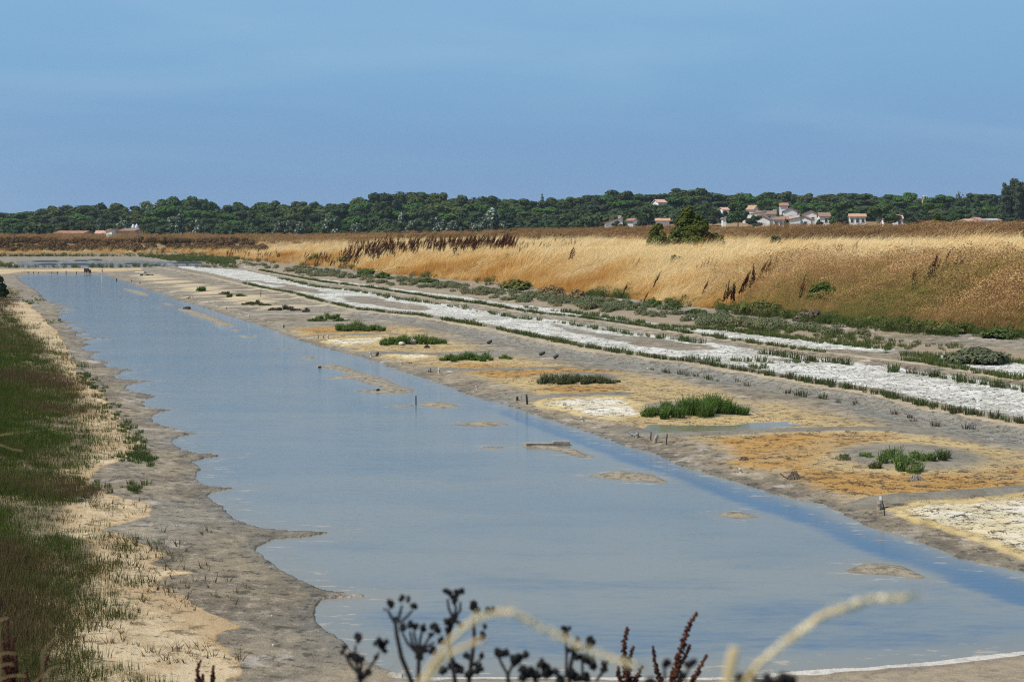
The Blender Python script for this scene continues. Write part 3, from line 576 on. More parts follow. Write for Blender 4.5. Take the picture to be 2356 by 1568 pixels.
g_gold = [shaded('gold', *merge(blades(44, .4, .95, .2, .008, .35, .75, 4, s, WIND, .5), blades(4, 1.0, 1.3, .2, .006, .4, .9, 5, 20 + s, WIND, .8), leafcloud([(.55, .05, .62, .3, .16, .16)], 12, .007, s, .2, aspect=3.5)), GOLD) for s in range(8)]
g_goldfar = [shaded('goldfar', *blades(40, .45, 1.0, .34, .02, .35, .75, 4, 40 + s, WIND, .5), GOLD) for s in range(6)]
g_brown = [shaded('brown', *merge(blades(54, .5, 1.15, .28, .007, .3, .5, 4, 60 + s, (.5, .05), .6), leafcloud([(0.2, 0, .85, .35, .3, .22)], 70, .011, 60 + s, .3, aspect=1.8)), BROWN) for s in range(6)]
RIDGEM = foliage('ridge_grass', [(.16, .1, .045), (.31, .18, .08), (.44, .27, .125)], trans=.3, vary=.4, grad=(.14, .085, .04))
g_brownfar = [shaded('brownfar', *merge(blades(36, .5, 1.1, .4, .024, .3, .45, 3, 80 + s, (.45, .05), .6), leafcloud([(0.15, 0, .85, .45, .4, .25)], 60, .028, 80 + s, .3)), RIDGEM) for s in range(5)]
g_green = [shaded('herb', *merge(blades(46, .2, .55, .2, .016, .35, .3, 3, 100 + s, (.2, 0), .9), leafcloud([(0, 0, .25, .2, .2, .18)], 60, .022, s)), GREEN) for s in range(5)]
g_turf = [shaded('turf', *blades(46, .03, .1, .14, .0045, .25, .2, 2, 130 + s, (.15, 0), .6), TURFM) for s in range(6)]
g_sprig = [shaded('sprig', *merge(*[blades(5 + s % 3, .03, .075, .015, .005, .5, .2, 2, 160 + s, (.1, 0), 1.2)]), TURFM) for s in range(6)]
g_glauc = [shaded('purslane', *merge(leafcloud([(0, 0, .1, .3, .3, .2), (.15, .1, .08, .2, .2, .18), (-.16, -.05, .08, .2, .2, .16)], 330, .022, 180 + s, .4), blades(40, .15, .3, .25, .008, .3, .1, 2, 180 + s)), GLAUC) for s in range(5)]
g_scrub = [shaded('scrub', *merge(leafcloud([(0, 0, .5, .5, .5, .5), (.3, .2, .4, .4, .4, .4), (-.35, 0, .35, .4, .4, .4)], 260, .06, 210 + s, .3), blades(50, .5, 1.2, .5, .02, .3, .2, 2, 210 + s)), SCRUBM) for s in range(5)]

# golden and brown grass on the levee
x, y = sample(125000, -260, 2640, 40, 330, 1.45); h_, K = terrain(x, y); lv = K['lv']; col = fbm(x, y, 14, 3, 5); f2 = fbm(x, y, 4, 3, 8)
wleft = sstep(120, 200, y) * sstep(10, -50, x)
uu = CU + F * x / y
brown_front = sstep(1560, 1860, uu + 240 * col + 160 * f2 - 14 * lv) * (1 - sstep(4.5, 10, lv + 6 * f2)) * (y < 90)
keep = (lv > .35 + f2) & (lv < 42 + 10 * col) & (lv < np.where((wleft > .5) & (uu < 560 + 250 * f2), 8.5 + 4 * f2, 99)) & (brown_front < rng.uniform(.15, .95, len(x)))
keep &= rng.uniform(0, 1, len(x)) < np.where(lv < 14, 1.0, .5)
fold = .22 + 1.5 * fbm(x + .4 * y, y * .55, 3.2, 2, 71); near = keep & (y < 95); far_ = keep & (y >= 95)
def gold_t(m): return .34 + .6 * sstep(.2, 7, lv[m]) + 1.0 * f2[m] + .7 * col[m] + .35 * (fold[m] - .22) + rng.normal(0, .16, m.sum()) - .05 * wleft[m]
def gold_s(m): return np.clip(.88 + .7 * col[m] + .5 * f2[m] + rng.normal(0, .28, m.sum()), .4, 1.9) * (.65 + .35 * sstep(0, 2.5, lv[m]))
scatter('golden_grass', g_gold, x[near], y[near], gold_s(near), gold_t(near), z=h_[near], fixed_dir=True, ry=np.clip(fold[near], -.25, .85), label='golden dry grass bending in the wind on the levee')
scatter('far_golden_grass', g_goldfar, x[far_], y[far_], gold_s(far_), gold_t(far_), z=h_[far_], fixed_dir=True, ry=np.clip(fold[far_], -.25, .85), label='golden dry grass along the far end of the levee')
bf = (lv > .6) & (lv < 16) & (brown_front > rng.uniform(.1, .9, len(x))) & (y < 95)
scatter('reddish_grass', g_brown, x[bf], y[bf], np.clip(.78 + .5 * f2[bf] + rng.normal(0, .25, bf.sum()), .5, 1.8) * (.6 + .4 * sstep(0, 3, lv[bf])), .1 + .085 * lv[bf] + 1.3 * f2[bf] + .5 * col[bf] + rng.normal(0, .2, bf.sum()), z=h_[bf], fixed_dir=True, ry=np.clip(.6 * fold[bf], -.25, .6), label='reddish brown seeding grass on the near slope of the levee')
bk = (lv > 38 + 10 * col) & (lv < 66) & (lv > np.where(wleft > .5, 24, 0)) | ((wleft > .5) & (lv > 17 + 4 * f2) & (lv < 40))
bk &= rng.uniform(0, 1, len(x)) < .8
scatter('brown_grass', g_brownfar, x[bk], y[bk], np.clip(.92 + .5 * f2[bk] + rng.normal(0, .12, bk.sum()), .5, 1.5), .5 + .7 * f2[bk] + .6 * col[bk] + .2 * wleft[bk] + rng.normal(0, .15, bk.sum()), z=h_[bk], fixed_dir=True, label='brown seeding grass on the ridge behind the golden levee')
ds = (wleft > .35) & (lv > 7 + 3 * f2) & (lv < 22) & (uu < 560 + 250 * f2)
ds2 = (wleft <= .5) & (lv > 36) & (lv < 42) & (fbm(x, y, 5, 2, 77) > .1) & (rng.uniform(0, 1, len(x)) < .5)
ds = ds | ds2
scatter('dark_scrub', g_scrub, x[ds], y[ds], np.clip(.95 + f2[ds], .5, 1.4), .5 + 1.2 * f2[ds], z=h_[ds], label='dark brown dead scrub behind the golden grass strip')
# herbs at the foot of the levee
x, y = sample(38000, -200, 2600, 38, 240, 1.3); xa, ya = sample(6000, -300, 560, 152, 232, 1.0); x, y = np.concatenate([x, xa]), np.concatenate([y, ya]); h_, K = terrain(x, y); lv = K['lv']; uu = CU + F * x / y; c1 = fbm(x, y, 3.2, 3, 15)
k = (lv > -.9) & (lv < np.where(uu > 1650, 2.6 + 4 * c1, .9 + 3 * c1)) & (c1 > np.where(uu > 1650, -.18, .06)) & (K['scd'] < .1)
k |= (uu < 520) & (lv > -7) & (lv < -.3) & (y > 150) & (K['sw'] < -.5)
k |= (lv > 1) & (lv < 9) & (fbm(x, y, 3.5, 2, 91) > .24) & (y < 130)
k |= (uu > 1640) & (lv > 0) & (lv < 6.5) & (rng.uniform(0, 1, len(x)) < .5 * (1 - lv / 6.5) + .12)
k |= (uu < 540) & (y > 160) & (lv < 0) & (lv > -9) & (K['sw'] < -.3) & (rng.uniform(0, 1, len(x)) < .8)
vl = HV + F * H / y
k |= (uu < 560) & (vl > 611) & (vl < 619) & (K['sw'] < -.4) & (c1 > -.08)
scatter('levee_herbs', g_green, x[k], y[k], np.clip(.55 + 1.1 * c1[k] + rng.normal(0, .2, k.sum()), .25, 1.4) * np.where(y[k] > 140, 1.1, 1), .45 + 1.3 * c1[k] + rng.normal(0, .2, k.sum()), z=h_[k], label='green herbs at the foot of the grassy levee')
# sea purslane strip
x, y = sample(60000, -100, 2600, 40, 200, 1.6); h_, K = terrain(x, y); c1 = fbm(x, y, 2.2, 3, 33)
k = (K['scd'] > .35) & (c1 > -.1) & (CU + F * x / y < 2040) & (K['lv'] < .2); uu = CU + F * x / y; k &= (uu < 1800) | (c1 > .0); k &= rng.uniform(0, 1, len(x)) < .3
scatter('purslane_strip', g_glauc, x[k], y[k], np.clip(.72 + 1.0 * c1[k] + rng.normal(0, .15, k.sum()), .3, 1.3), .45 + 1.4 * c1[k] + rng.normal(0, .15, k.sum()), z=h_[k], zoff=-.02, label='blue green sea purslane along the edge of the salt pans')
# turf on the sand side
x, y = sample(64000, -420, 640, 8.5, 120, 1.45); h_, K = terrain(x, y); td = K['turfd']; c1 = fbm(x, y, 2.6, 3, 44); c2 = fbm(x, y, .8, 3, 45)
k = (td > -.5 + 1.0 * c2) & (K['lv'] < 0) & (rng.uniform(0, 1, len(x)) < np.clip(sstep(-.7, 2.0, td + 1.2 * c2 + .8 * c1) + .06, 0, 1) * np.where(y < 17, .62, 1))
scatter('green_turf', g_turf, x[k], y[k], np.clip(1.05 + .9 * c1[k] + rng.normal(0, .2, k.sum()), .5, 1.8) * (1 + .5 * sstep(15, 40, y[k])), .34 + 1.9 * c1[k] + .5 * c2[k] + rng.normal(0, .14, k.sum()) + .25 * sstep(15, 11, y[k]), z=h_[k], label='short green and brown turf on the sandy bank')
x, y = sample(9000, -100, 900, 9.5, 80, 1.5); h_, K = terrain(x, y); c1 = fbm(x, y, 1.3, 3, 55)
k = (K['sand'] > .5) & (K['turf'] < .8) & (c1 > .03) & (rng.uniform(0, 1, len(x)) < .6) | (K['sand'] < .5) & (K['sw'] < -.7) & (c1 > .16) & (x < -1.5) & (K['lv'] < -5) & (rng.uniform(0, 1, len(x)) < .25)
k &= (CU + F * x / y) < 560
scatter('seedlings', g_sprig, x[k], y[k], np.clip(.95 + 1.5 * c1[k] + rng.normal(0, .3, k.sum()), .5, 2.2), .3 + rng.uniform(0, .7, k.sum()), z=h_[k], label='small glasswort seedlings on the sandy strip')
# crust flakes on the salt
SALTM = simple('salt_flake', (.6, .575, .52), (.46, .43, .37), .9, 14)
def flake(seed):
    g = np.random.default_rng(seed); n = 6; a = np.sort(g.uniform(0, 2 * np.pi, n)); r = g.uniform(.7, 1.2, n); b = MB()
    top = [(r[i] * math.cos(a[i]) * .1, r[i] * math.sin(a[i]) * .1, .012 + .03 * g.uniform(0, 1) * (r[i] > .85)) for i in range(n)]
    bot = [(p[0] * .92, p[1] * .92, p[2] - .012) for p in top]
    b.add(top + bot + [(0, 0, .006)], [(i, (i + 1) % n, n + (i + 1) % n, n + i) for i in range(n)], [(2 * n, i, (i + 1) % n) for i in range(n)]); return b.mesh('flake', SALTM)
x, y = sample(50000, 300, 2620, 28, 110, 1.4); h_, K = terrain(x, y)
k = (K['salt'] > .55) & (rng.uniform(0, 1, len(x)) < .16)
scatter('salt_flakes', [flake(s) for s in range(6)], x[k], y[k], rng.uniform(.2, .6, k.sum()), .5, z=h_[k], zoff=.0, tilt=.14, label='curled flakes of white salt crust on the drained pans')
# ------------------------------------------------------------------ placing things where the photograph shows them
_ys = np.concatenate([np.arange(9, 60, .25), np.arange(60, 330, 1.2)])
def hit(pts):
    """first point of the ground along the sight line of each photo position"""
    P = np.array(pts, float); a, b, c = ray(P[:, 0], P[:, 1]); Y = np.broadcast_to(_ys, (len(P), len(_ys))); X = (a / b)[:, None] * Y; Z = H + (c / b)[:, None] * Y
    h, _ = terrain(X.ravel(), Y.ravel()); h = h.reshape(X.shape); h = np.where(Y < 40, np.maximum(h, 0), h); below = Z <= h; i = np.where(below.any(1), below.argmax(1), len(_ys) - 1)
    k = np.arange(len(P)); j = np.maximum(i - 1, 0); d0 = Z[k, j] - h[k, j]; d1 = Z[k, i] - h[k, i]; w = np.where(i > 0, d0 / np.maximum(d0 - d1, 1e-6), 1); w = np.clip(w, 0, 1)
    y = Y[k, j] + (Y[k, i] - Y[k, j]) * w; x = (a / b) * y; return [Vector((float(x[n]), float(y[n]), float(zat(x[n], y[n])[0]))) for n in range(len(P))]
ppm = lambda y: F / y                                   # photo units per metre at a depth

# ------------------------------------------------------------------ village and farm buildings
WALL = simple('lime_wash', (.78, .76, .71), (.66, .64, .6), .9, .6); WALLG = simple('cement_wall', (.42, .4, .36), (.34, .32, .29), .9, .8); STONE = simple('rubble_stone', (.5, .4, .28), (.33, .27, .2), .95, 2.2)
ROOFS = {'o': simple('orange_tile', (.5, .29, .17), (.38, .22, .13), .9, 1.3, .4), 'r': simple('red_tile', (.36, .17, .11), (.28, .14, .09), .9, 1.3, .4), 'b': simple('old_tile', (.27, .16, .11), (.2, .13, .1), .9, 1.3, .4), 'p': simple('pink_tile', (.52, .31, .23), (.45, .25, .18), .9, 1.3, .4), 'g': simple('grey_sheet', (.4, .39, .37), (.3, .3, .3), .8, 1.0)}
GLASS = simple('window_pane', (.05, .07, .1), (.03, .04, .06), .15, 3); SHUT = simple('shutter', (.16, .2, .26), (.12, .16, .22), .6, 3); TRIM = simple('white_trim', (.74, .73, .7), (.68, .67, .64), .7, 3)
def house(u0, u1, ve, vr, y, typ, rz, roof, label, wins=1, chim=(), wall=None, depth=8, vb=None, cat='house', half=False):
    w = (u1 - u0) / ppm(y); c = at((u0 + u1) / 2, ve, y); z0 = float(zat(c.x, c.y + depth / 2)[0]) - .4
    if vb is not None: z0 = min(z0, at(0, vb, y).z)
    z0 = max(z0, c.z - 7.0); he = c.z - z0; hr = max(at(0, vr, y).z - c.z, .35); rz = math.radians(rz)
    t = empty('stone_barn' if cat == 'barn' else 'house', (c.x, c.y + depth / 2, z0), rz, label=label, cat=cat, group='houses among the trees' if cat == 'house' else 'farm buildings by the silos')
    a, b = w / 2, depth / 2; m = MB()
    if typ == 'side':
        v = [(-a, -b, 0), (a, -b, 0), (a, b, 0), (-a, b, 0), (-a, -b, he), (a, -b, he), (a, b, he), (-a, b, he), (-a, 0, he + hr), (a, 0, he + hr)]
        m.add(v, [(0, 1, 5, 4), (2, 3, 7, 6), (1, 2, 6, 5), (3, 0, 4, 7)], [(5, 6, 9), (7, 4, 8)])
        sl = [((-a - .3, -b - .35, he - .1), (a + .3, -b - .35, he - .1), (a + .3, 0, he + hr + .04), (-a - .3, 0, he + hr + .04)), ((a + .3, b + .35, he - .1), (-a - .3, b + .35, he - .1), (-a - .3, 0, he + hr + .04), (a + .3, 0, he + hr + .04))]
    elif typ == 'gable':
        v = [(-a, -b, 0), (a, -b, 0), (a, b, 0), (-a, b, 0), (-a, -b, he), (a, -b, he), (a, b, he), (-a, b, he), (0, -b, he + hr), (0, b, he + hr)]
        m.add(v, [(0, 1, 5, 4), (2, 3, 7, 6), (1, 2, 6, 5), (3, 0, 4, 7)], [(4, 5, 8), (6, 7, 9)])
        sl = [((-a - .3, b + .25, he - .08), (-a - .3, -b - .25, he - .08), (0, -b - .25, he + hr + .04), (0, b + .25, he + hr + .04)), ((a + .3, -b - .25, he - .08), (a + .3, b + .25, he - .08), (0, b + .25, he + hr + .04), (0, -b - .25, he + hr + .04))]
    else:                                               # one roof plane rising to the side
        v = [(-a, -b, 0), (a, -b, 0), (a, b, 0), (-a, b, 0), (-a, -b, he), (a, -b, he + hr), (a, b, he + hr), (-a, b, he)]
        m.add(v, [(0, 1, 5, 4), (2, 3, 7, 6), (1, 2, 6, 5), (3, 0, 4, 7)])
        sl = [((-a - .3, -b - .3, he - .02), (a + .2, -b - .3, he + hr + .05), (a + .2, b + .3, he + hr + .05), (-a - .3, b + .3, he - .02))]
    m.obj('wall', wall or WALL, t)
    r = MB()
    for q in sl: r.add(list(q) + [(p[0], p[1], p[2] + .2) for p in q], [(0, 3, 2, 1), (4, 5, 6, 7), (0, 1, 5, 4), (1, 2, 6, 5), (2, 3, 7, 6), (3, 0, 4, 7)])
    ro = r.obj('roof', ROOFS[roof], t)
    for cu, cv in chim:
        cx = (cu - (u0 + u1) / 2) / ppm(y); top = at(0, cv, y).z - z0; k = MB(); k.box((cx, -.2, (he + top) / 2), (.9, .6, top - he)); k.box((cx, -.2, top + .06), (1.05, .75, .12)); k.obj('chimney', WALL, ro)
    for i in range(wins):
        wx = -a + w * (i + .5 + (.12 if wins == 1 else 0)) / wins; k = MB(); zz = min(he - 1.1, he * .62) if he > 2.4 else he * .5
        k.box((wx, -b - .03, zz), (.95, .1, 1.25)); fo = k.obj('window', TRIM, t); g = MB(); g.box((wx, -b - .085, zz), (.78, .02, 1.08)); g.obj('pane', GLASS, fo)
        if he > 3.4 and i % 2 == 0:
            for sx in (-.72, .72): s_ = MB(); s_.box((wx + sx, -b - .04, zz), (.42, .06, 1.2)); s_.obj('shutter', SHUT, fo)
    return t
house(1753, 1787, 506, 497, 398, 'gable', -14, 'b', 'white gabled cottage nearest the brown grass, with a brown roof running back', 0, depth=16)
house(1748, 1775, 503, 493, 412, 'gable', -10, 'o', 'white gable end just behind the nearest gabled cottage', 0, depth=10)
house(1786, 1808, 506, 500, 402, 'side', -14, 'b', 'low brown roofed wing with two windows beside the nearest gabled cottage', 2, depth=5)
house(1801, 1822, 505, 498.5, 408, 'side', 6, 'r', 'small shed with a red orange roof between two white cottages', 0, depth=5)
house(1822, 1846, 505, 500, 400, 'mono', -8, 'r', 'white cottage with two tall white chimneys', 0, [(1826, 494.5), (1842, 493)], depth=8)
house(1848, 1880, 505, 498, 405, 'gable', -16, 'r', 'broad white gabled house with red brown roof beside the two chimneys', 1, depth=13)
house(1856, 1893, 495, 486, 424, 'gable', -12, 'o', 'orange roofed house with a broad white gable above the chimneys', 1, depth=11)
house(1891, 1914, 498, 490, 410, 'side', -8, 'b', 'two storey white house with one shuttered window and brown roof', 1, depth=8)
house(1799, 1817, 473, 467.5, 446, 'side', -8, 'r', 'tall narrow white house with red roof rising above the village', 1, depth=8, vb=505)
house(1808, 1838, 486, 479, 443, 'gable', -6, 'b', 'low white wing at the foot of the tall narrow house', 0, depth=10)
house(1746, 1788, 493, 486, 430, 'side', -4, 'b', 'long low house with a dark brown roof under the umbrella pine', 1, [(1788, 483)], depth=8)
house(1722, 1746, 482, 473, 436, 'side', -20, 'o', 'white house with two step orange roof beside the round green tree', 0, depth=10)
house(1736, 1760, 491, 487.5, 420, 'mono', 10, 'b', 'small white outhouse below the two step orange roof', 0, depth=5)
house(1962, 1998, 498, 493, 405, 'side', -12, 'o', 'long white house with orange roof between two big green trees', 3, [(1970, 492), (1981, 491.5)], depth=8)
house(2038, 2056, 507, 502, 400, 'side', -5, 'b', 'white house mostly hidden behind the broad green tree', 1, depth=7)
house(2062, 2081, 503, 496.5, 410, 'side', -10, 'p', 'small house with pinkish roof beyond the broad green tree', 1, [(2072, 494)], depth=6)
house(2230, 2252, 511, 505, 372, 'side', 8, 'p', 'low house with pale pink tiled roof near the poplars', 0, depth=9)
house(2248, 2273, 508, 501, 380, 'gable', -28, 'p', 'hipped pink roof joined to the low house near the poplars', 0, depth=10)
house(2276, 2302, 507, 505, 390, 'side', 2, 'g', 'long flat roofed grey building at the foot of the poplars', 2, depth=8)
house(1394, 1434, 513, 501, 398, 'mono', -3, 'r', 'low house with a single red roof slope and white chimney', 0, [(1428, 497)], depth=8)
house(1450, 1465, 508, 503.5, 402, 'side', -20, 'r', 'little house with a patched red roof beside the single slope house', 0, depth=6)
house(1512, 1543, 508, 503.5, 398, 'side', -6, 'o', 'small white house with pale orange roof close to the tamarisk', 0, depth=7)
house(1665, 1673, 503, 501, 400, 'mono', -5, 'g', 'narrow white wall of a building half hidden by a round tree', 0, depth=6)
house(1628, 1640, 484, 478.5, 448, 'side', -6, 'p', 'pale orange roof showing between trees above the tamarisk', 0, depth=6)
house(1662, 1675, 483, 478, 450, 'side', 6, 'p', 'second pale orange roof between the trees above the tamarisk', 0, depth=6)
house(1510, 1529, 466, 459.5, 494, 'side', 12, 'p', 'pinkish tiled house high in the wood above the low houses', 1, depth=7)
house(126, 191, 537, 532.8, 352, 'side', 0, 'r', 'long low barn with a faded red roof behind the dry grass', 0, depth=9, cat='barn', wall=STONE)
house(213, 243, 538, 532, 350, 'side', 12, 'p', 'small barn with pale orange roof between the long barn and the stone barn', 0, depth=8, cat='barn', wall=WALLG)
house(256, 274, 532, 528, 346, 'mono', -25, 'o', 'white rendered end of the farm next to rubble walls', 0, depth=8, cat='barn')
house(274, 312, 531.5, 527, 347, 'side', -4, 'b', 'rubble stone barn with dark roof under the two silos', 0, depth=8, cat='barn', wall=STONE)
SILO = simple('silo_sheet', (.62, .65, .68), (.5, .54, .58), .45, 2.0)
for su, sv, lab in ((306.5, 515.5, 'pale domed feed silo behind the stone barn, farther from the wood'), (314.5, 515, 'pale domed feed silo behind the stone barn, beside the green bush')):
    p = at(su, sv, 362); zb = float(zat(p.x, p.y)[0]); hh = p.z - zb; t = empty('silo', (p.x, p.y, zb), label=lab, cat='silo', group='two silos at the farm')
    m = MB(); r_ = .44 * 7.5 / ppm(362) * 1.25
    m.tube([(0, 0, hh * .2), (0, 0, hh * .86)], r_, 14); m.obj('tank', SILO, t)
    m = MB(); m.tube([(0, 0, hh * .86), (0, 0, hh * .93), (0, 0, hh * .98), (0, 0, hh)], [r_ * 1.02, r_ * .75, r_ * .35, r_ * .12], 14); m.obj('dome', SILO, t)
    for q in range(3):
        m = MB(); m.tube([(r_ * .8 * math.cos(q * 2.1), r_ * .8 * math.sin(q * 2.1), -.2), (r_ * .8 * math.cos(q * 2.1), r_ * .8 * math.sin(q * 2.1), hh * .22)], .06, 5); m.obj('leg', SILO, t)
# old tower among the pines
p = at(2128, 450, 505); zb = float(zat(p.x, p.y)[0]); t = empty('stone_tower', (p.x, p.y, zb), .2, label='slim grey stone tower rising between two umbrella pines', cat='tower')
hh = p.z - zb; m = MB(); m.box((0, 0, hh * .42), (1.5, 1.5, hh * .84)); m.obj('shaft', STONE, t); m = MB()
for sx, sy in ((-.6, -.6), (.6, -.6), (-.6, .6), (.6, .6)): m = MB(); m.box((sx, sy, hh * .9), (.32, .32, hh * .13)); m.obj('pillar', STONE, t)
m = MB(); m.box((0, 0, hh * .985), (1.7, 1.7, hh * .04), taper=.5); m.obj('cap', STONE, t)

# ------------------------------------------------------------------ trees
BARK = simple('bark', (.12, .085, .06), (.07, .05, .038), .95, 4, .4)
LEAF = {'pine': foliage('pine_needles', [(.05, .085, .028), (.075, .11, .034), (.105, .13, .04)], False, .25, .3), 'umbrella': foliage('umbrella_pine_needles', [(.055, .125, .03), (.08, .16, .04)], False, .25, .3),
        'oak': foliage('evergreen_leaf', [(.04, .068, .034), (.055, .088, .04), (.07, .095, .042)], False, .25, .35), 'broadleaf': foliage('broad_leaf', [(.06, .115, .035), (.09, .15, .05)], False, .3, .35),
        'silver': foliage('silver_leaf', [(.06, .09, .045), (.09, .12, .07)], False, .2, .3), 'poplar': foliage('poplar_leaf', [(.055, .085, .048), (.075, .105, .06)], False, .3, .35),
        'tamarisk': foliage('tamarisk_leaf', [(.1, .13, .026), (.14, .16, .035)], False, .35, .4), 'light': foliage('pale_leaf', [(.09, .13, .04), (.12, .15, .05)], False, .25, .3)}
GLINT = foliage('silver_underside', [(.3, .36, .3), (.42, .47, .42)], False, .2, .2)
def crown(kind, seed):
    g = np.random.default_rng(seed); L = []
    R = lambda a, b: g.uniform(a, b)
    if kind == 'pine':
        for i in range(9): a, q = R(0, 6.28), R(.05, .3); L.append((q * math.cos(a), q * math.sin(a), R(.55, .86), R(.13, .21), R(.13, .21), R(.09, .14)))
        for i in range(4): a, q = R(0, 6.28), R(.1, .26); L.append((q * math.cos(a), q * math.sin(a), R(.35, .55), .15, .15, .1))
        n, s = 620, .032
    elif kind == 'umbrella':
        for i in range(11): a, q = R(0, 6.28), .4 * math.sqrt(R(0, 1)); L.append((q * math.cos(a), q * math.sin(a), .86 - .9 * q * q + R(-.02, .02), R(.14, .2), R(.14, .2), R(.08, .12)))
        n, s = 700, .03
    elif kind in ('oak', 'broadleaf', 'silver', 'light'):
        for i in range(15): a, z = R(0, 6.28), R(.2, .84); q = R(.1, .42) * math.sqrt(max(.1, 1 - ((z - .42) / .55) ** 2)); L.append((q * math.cos(a), q * math.sin(a), z, R(.13, .2), R(.13, .2), R(.11, .16)))
        L.append((0, 0, .82, .16, .16, .16)); n, s = (700, .034) if kind != 'light' else (260, .03)
    elif kind == 'poplar':
        for k in range(1): 
            for z in np.linspace(.12, .93, 12): q = .15 * math.sin(math.pi * (z * .85 + .12)) + .03; a = R(0, 6.28); L.append((.03 * math.cos(a), .03 * math.sin(a), z, q, q, .08))
        n, s = 520, .022
    elif kind == 'spire':
        for z in np.linspace(.25, .97, 9): q = .2 * (1.05 - z) + .015; 
        for z in np.linspace(.2, .96, 10):
            q = .26 * (1.02 - z)
            for j in range(4): a = R(0, 6.28); L.append((q * .6 * math.cos(a), q * .6 * math.sin(a), z, q * .55 + .012, q * .55 + .012, .035))
        n, s = 480, .024
    elif kind == 'cedar':                                # wind-combed dark conifer with reaching tips
        for i in range(12): a, z = R(0, 6.28), R(.4, .93); q = R(.12, .4) * (1.15 - z * .6); L.append((q * math.cos(a), q * math.sin(a), z, R(.14, .22), R(.1, .16), R(.05, .09)))
        n, s = 620, .03
    V, Q, Sh = leafcloud(L, n, s, seed, .35, inner=.86, nj=.25)
    mi = [0] * n
    if kind == 'silver': mi = (g.uniform(0, 1, n) < .26).astype(int).tolist()
    nv = len(V); cv, ct, cs = [], [], []                 # leafy cores so the crown is not hollow
    iv, it = ICO[1]
    if kind != 'light':
        for l in L: cv.append(np.array(l[:3]) + iv * (1 + g.normal(0, .1, (len(iv), 1))) * np.array(l[3:]) * .93); ct += [[a + nv for a in f] for f in it]; nv += len(iv)
    Vall = np.vstack([V] + cv); me = mesh_np(kind + '_crown', Vall, quads=Q, tris=ct, mat=[LEAF.get({'spire': 'pine', 'cedar': 'oak'}.get(kind, kind)), GLINT], matidx=mi + [0] * len(ct))
    a = me.attributes.new('shade', 'FLOAT', 'FACE'); a.data.foreach_set('value', np.concatenate([Sh, np.full(len(ct), .6)]).astype(np.float32)); return me
def trunk_mesh(kind, seed):
    g = random.Random(seed); m = MB(); top = .9 if kind in ('poplar', 'spire') else .6
    m.tube([(0, 0, -.08), (.01, 0, .15), (.02 * g.uniform(-1, 1), .02, top * .6), (.03 * g.uniform(-1, 1), .02, top)], [.026, .022, .017, .008], 6)
    if top < .8:
        for k in range(4): a = g.uniform(0, 6.28); m.tube([(0, 0, top * g.uniform(.55, .9)), (.12 * math.cos(a), .12 * math.sin(a), top + .06), (.22 * math.cos(a), .22 * math.sin(a), top + .16)], [.012, .008, .004], 4)
    return m.mesh('trunk', BARK)
TREES = {k: [(crown(k, 300 + i * 7 + len(k)), trunk_mesh(k, i)) for i in range(nv)] for k, nv in (('pine', 5), ('umbrella', 4), ('oak', 5), ('broadleaf', 3), ('silver', 4), ('poplar', 2), ('spire', 1), ('cedar', 2), ('light', 1))}
NAMES = {'pine': 'pine_tree', 'umbrella': 'umbrella_pine', 'oak': 'evergreen_oak', 'broadleaf': 'broadleaf_tree', 'silver': 'white_poplar', 'poplar': 'columnar_poplar', 'spire': 'spruce_tree', 'cedar': 'cypress_tree', 'light': 'young_tree'}
ZONES = [(160, 'above the long barn'), (420, 'behind the two silos'), (760, 'past the stone barn'), (1080, 'behind the thicket of red dock'), (1360, 'short of the single slope house'), (1600, 'behind the tamarisk'), (1780, 'where the village begins'), (2000, 'behind the white village'), (2250, 'near the stone tower'), (9999, 'by the columnar poplars')]
KINDW = {'pine': 'dark pine', 'umbrella': 'flat topped umbrella pine', 'oak': 'rounded dark evergreen tree', 'broadleaf': 'leafy mid green tree', 'silver': 'silvery leaved white poplar', 'cedar': 'dark wind combed conifer'}
COUNT = {}
ORD = ['first', 'second', 'third', 'fourth', 'fifth', 'sixth', 'seventh', 'eighth', 'ninth', 'tenth', 'eleventh', 'twelfth', 'thirteenth', 'fourteenth', 'fifteenth', 'sixteenth', 'seventeenth', 'eighteenth', 'nineteenth', 'twentieth']
def nth(lab):
    COUNT[lab] = COUNT.get(lab, 0) + 1; return f'{ORD[min(COUNT[lab], 20) - 1]} {lab}'
def tree(kind, u, vtop, y, width=None, label=None, row='in the wood', group=None, flip=None):
    p = at(u, vtop, y); zb = float(zat(p.x, p.y)[0]); hh = max(p.z - zb, 2.5); v = random.randrange(len(TREES[kind])); c_, t_ = TREES[kind][v]
    w = hh * random.uniform(.9, 1.15) if width is None else width / ppm(y) / {'poplar': .36, 'spire': .4, 'pine': .85, 'umbrella': 1.1}.get(kind, .98)
    t = empty(NAMES[kind], (p.x, p.y, zb), random.uniform(0, 6.28))
    zone = next(z for lim, z in ZONES if u < lim)
    tag(t, label or nth(f'{KINDW[kind]} {row} {zone}'), 'tree', group or f'{KINDW[kind]}s of the far wood')
    link('crown', c_, t, scale=(w, w, hh)); link('trunk', t_, t, scale=(hh * .9, hh * .9, hh)); return t
SKYL = np.array([(-400, 490), (0, 484), (60, 481), (130, 473), (200, 469), (260, 464), (300, 470), (350, 459), (400, 452), (470, 456), (510, 468), (540, 461), (600, 456), (660, 461), (700, 465), (800, 459), (850, 442), (920, 438), (1000, 441), (1050, 439), (1075, 452), (1110, 449), (1180, 448), (1215, 459), (1260, 456), (1320, 451), (1380, 449), (1420, 436), (1470, 446), (1560, 434), (1590, 425), (1640, 438), (1700, 438), (1750, 441), (1820, 439), (1880, 449), (1930, 441), (2000, 446), (2080, 443), (2120, 456), (2170, 451), (2230, 444), (2300, 446), (2356, 446), (2900, 450)])
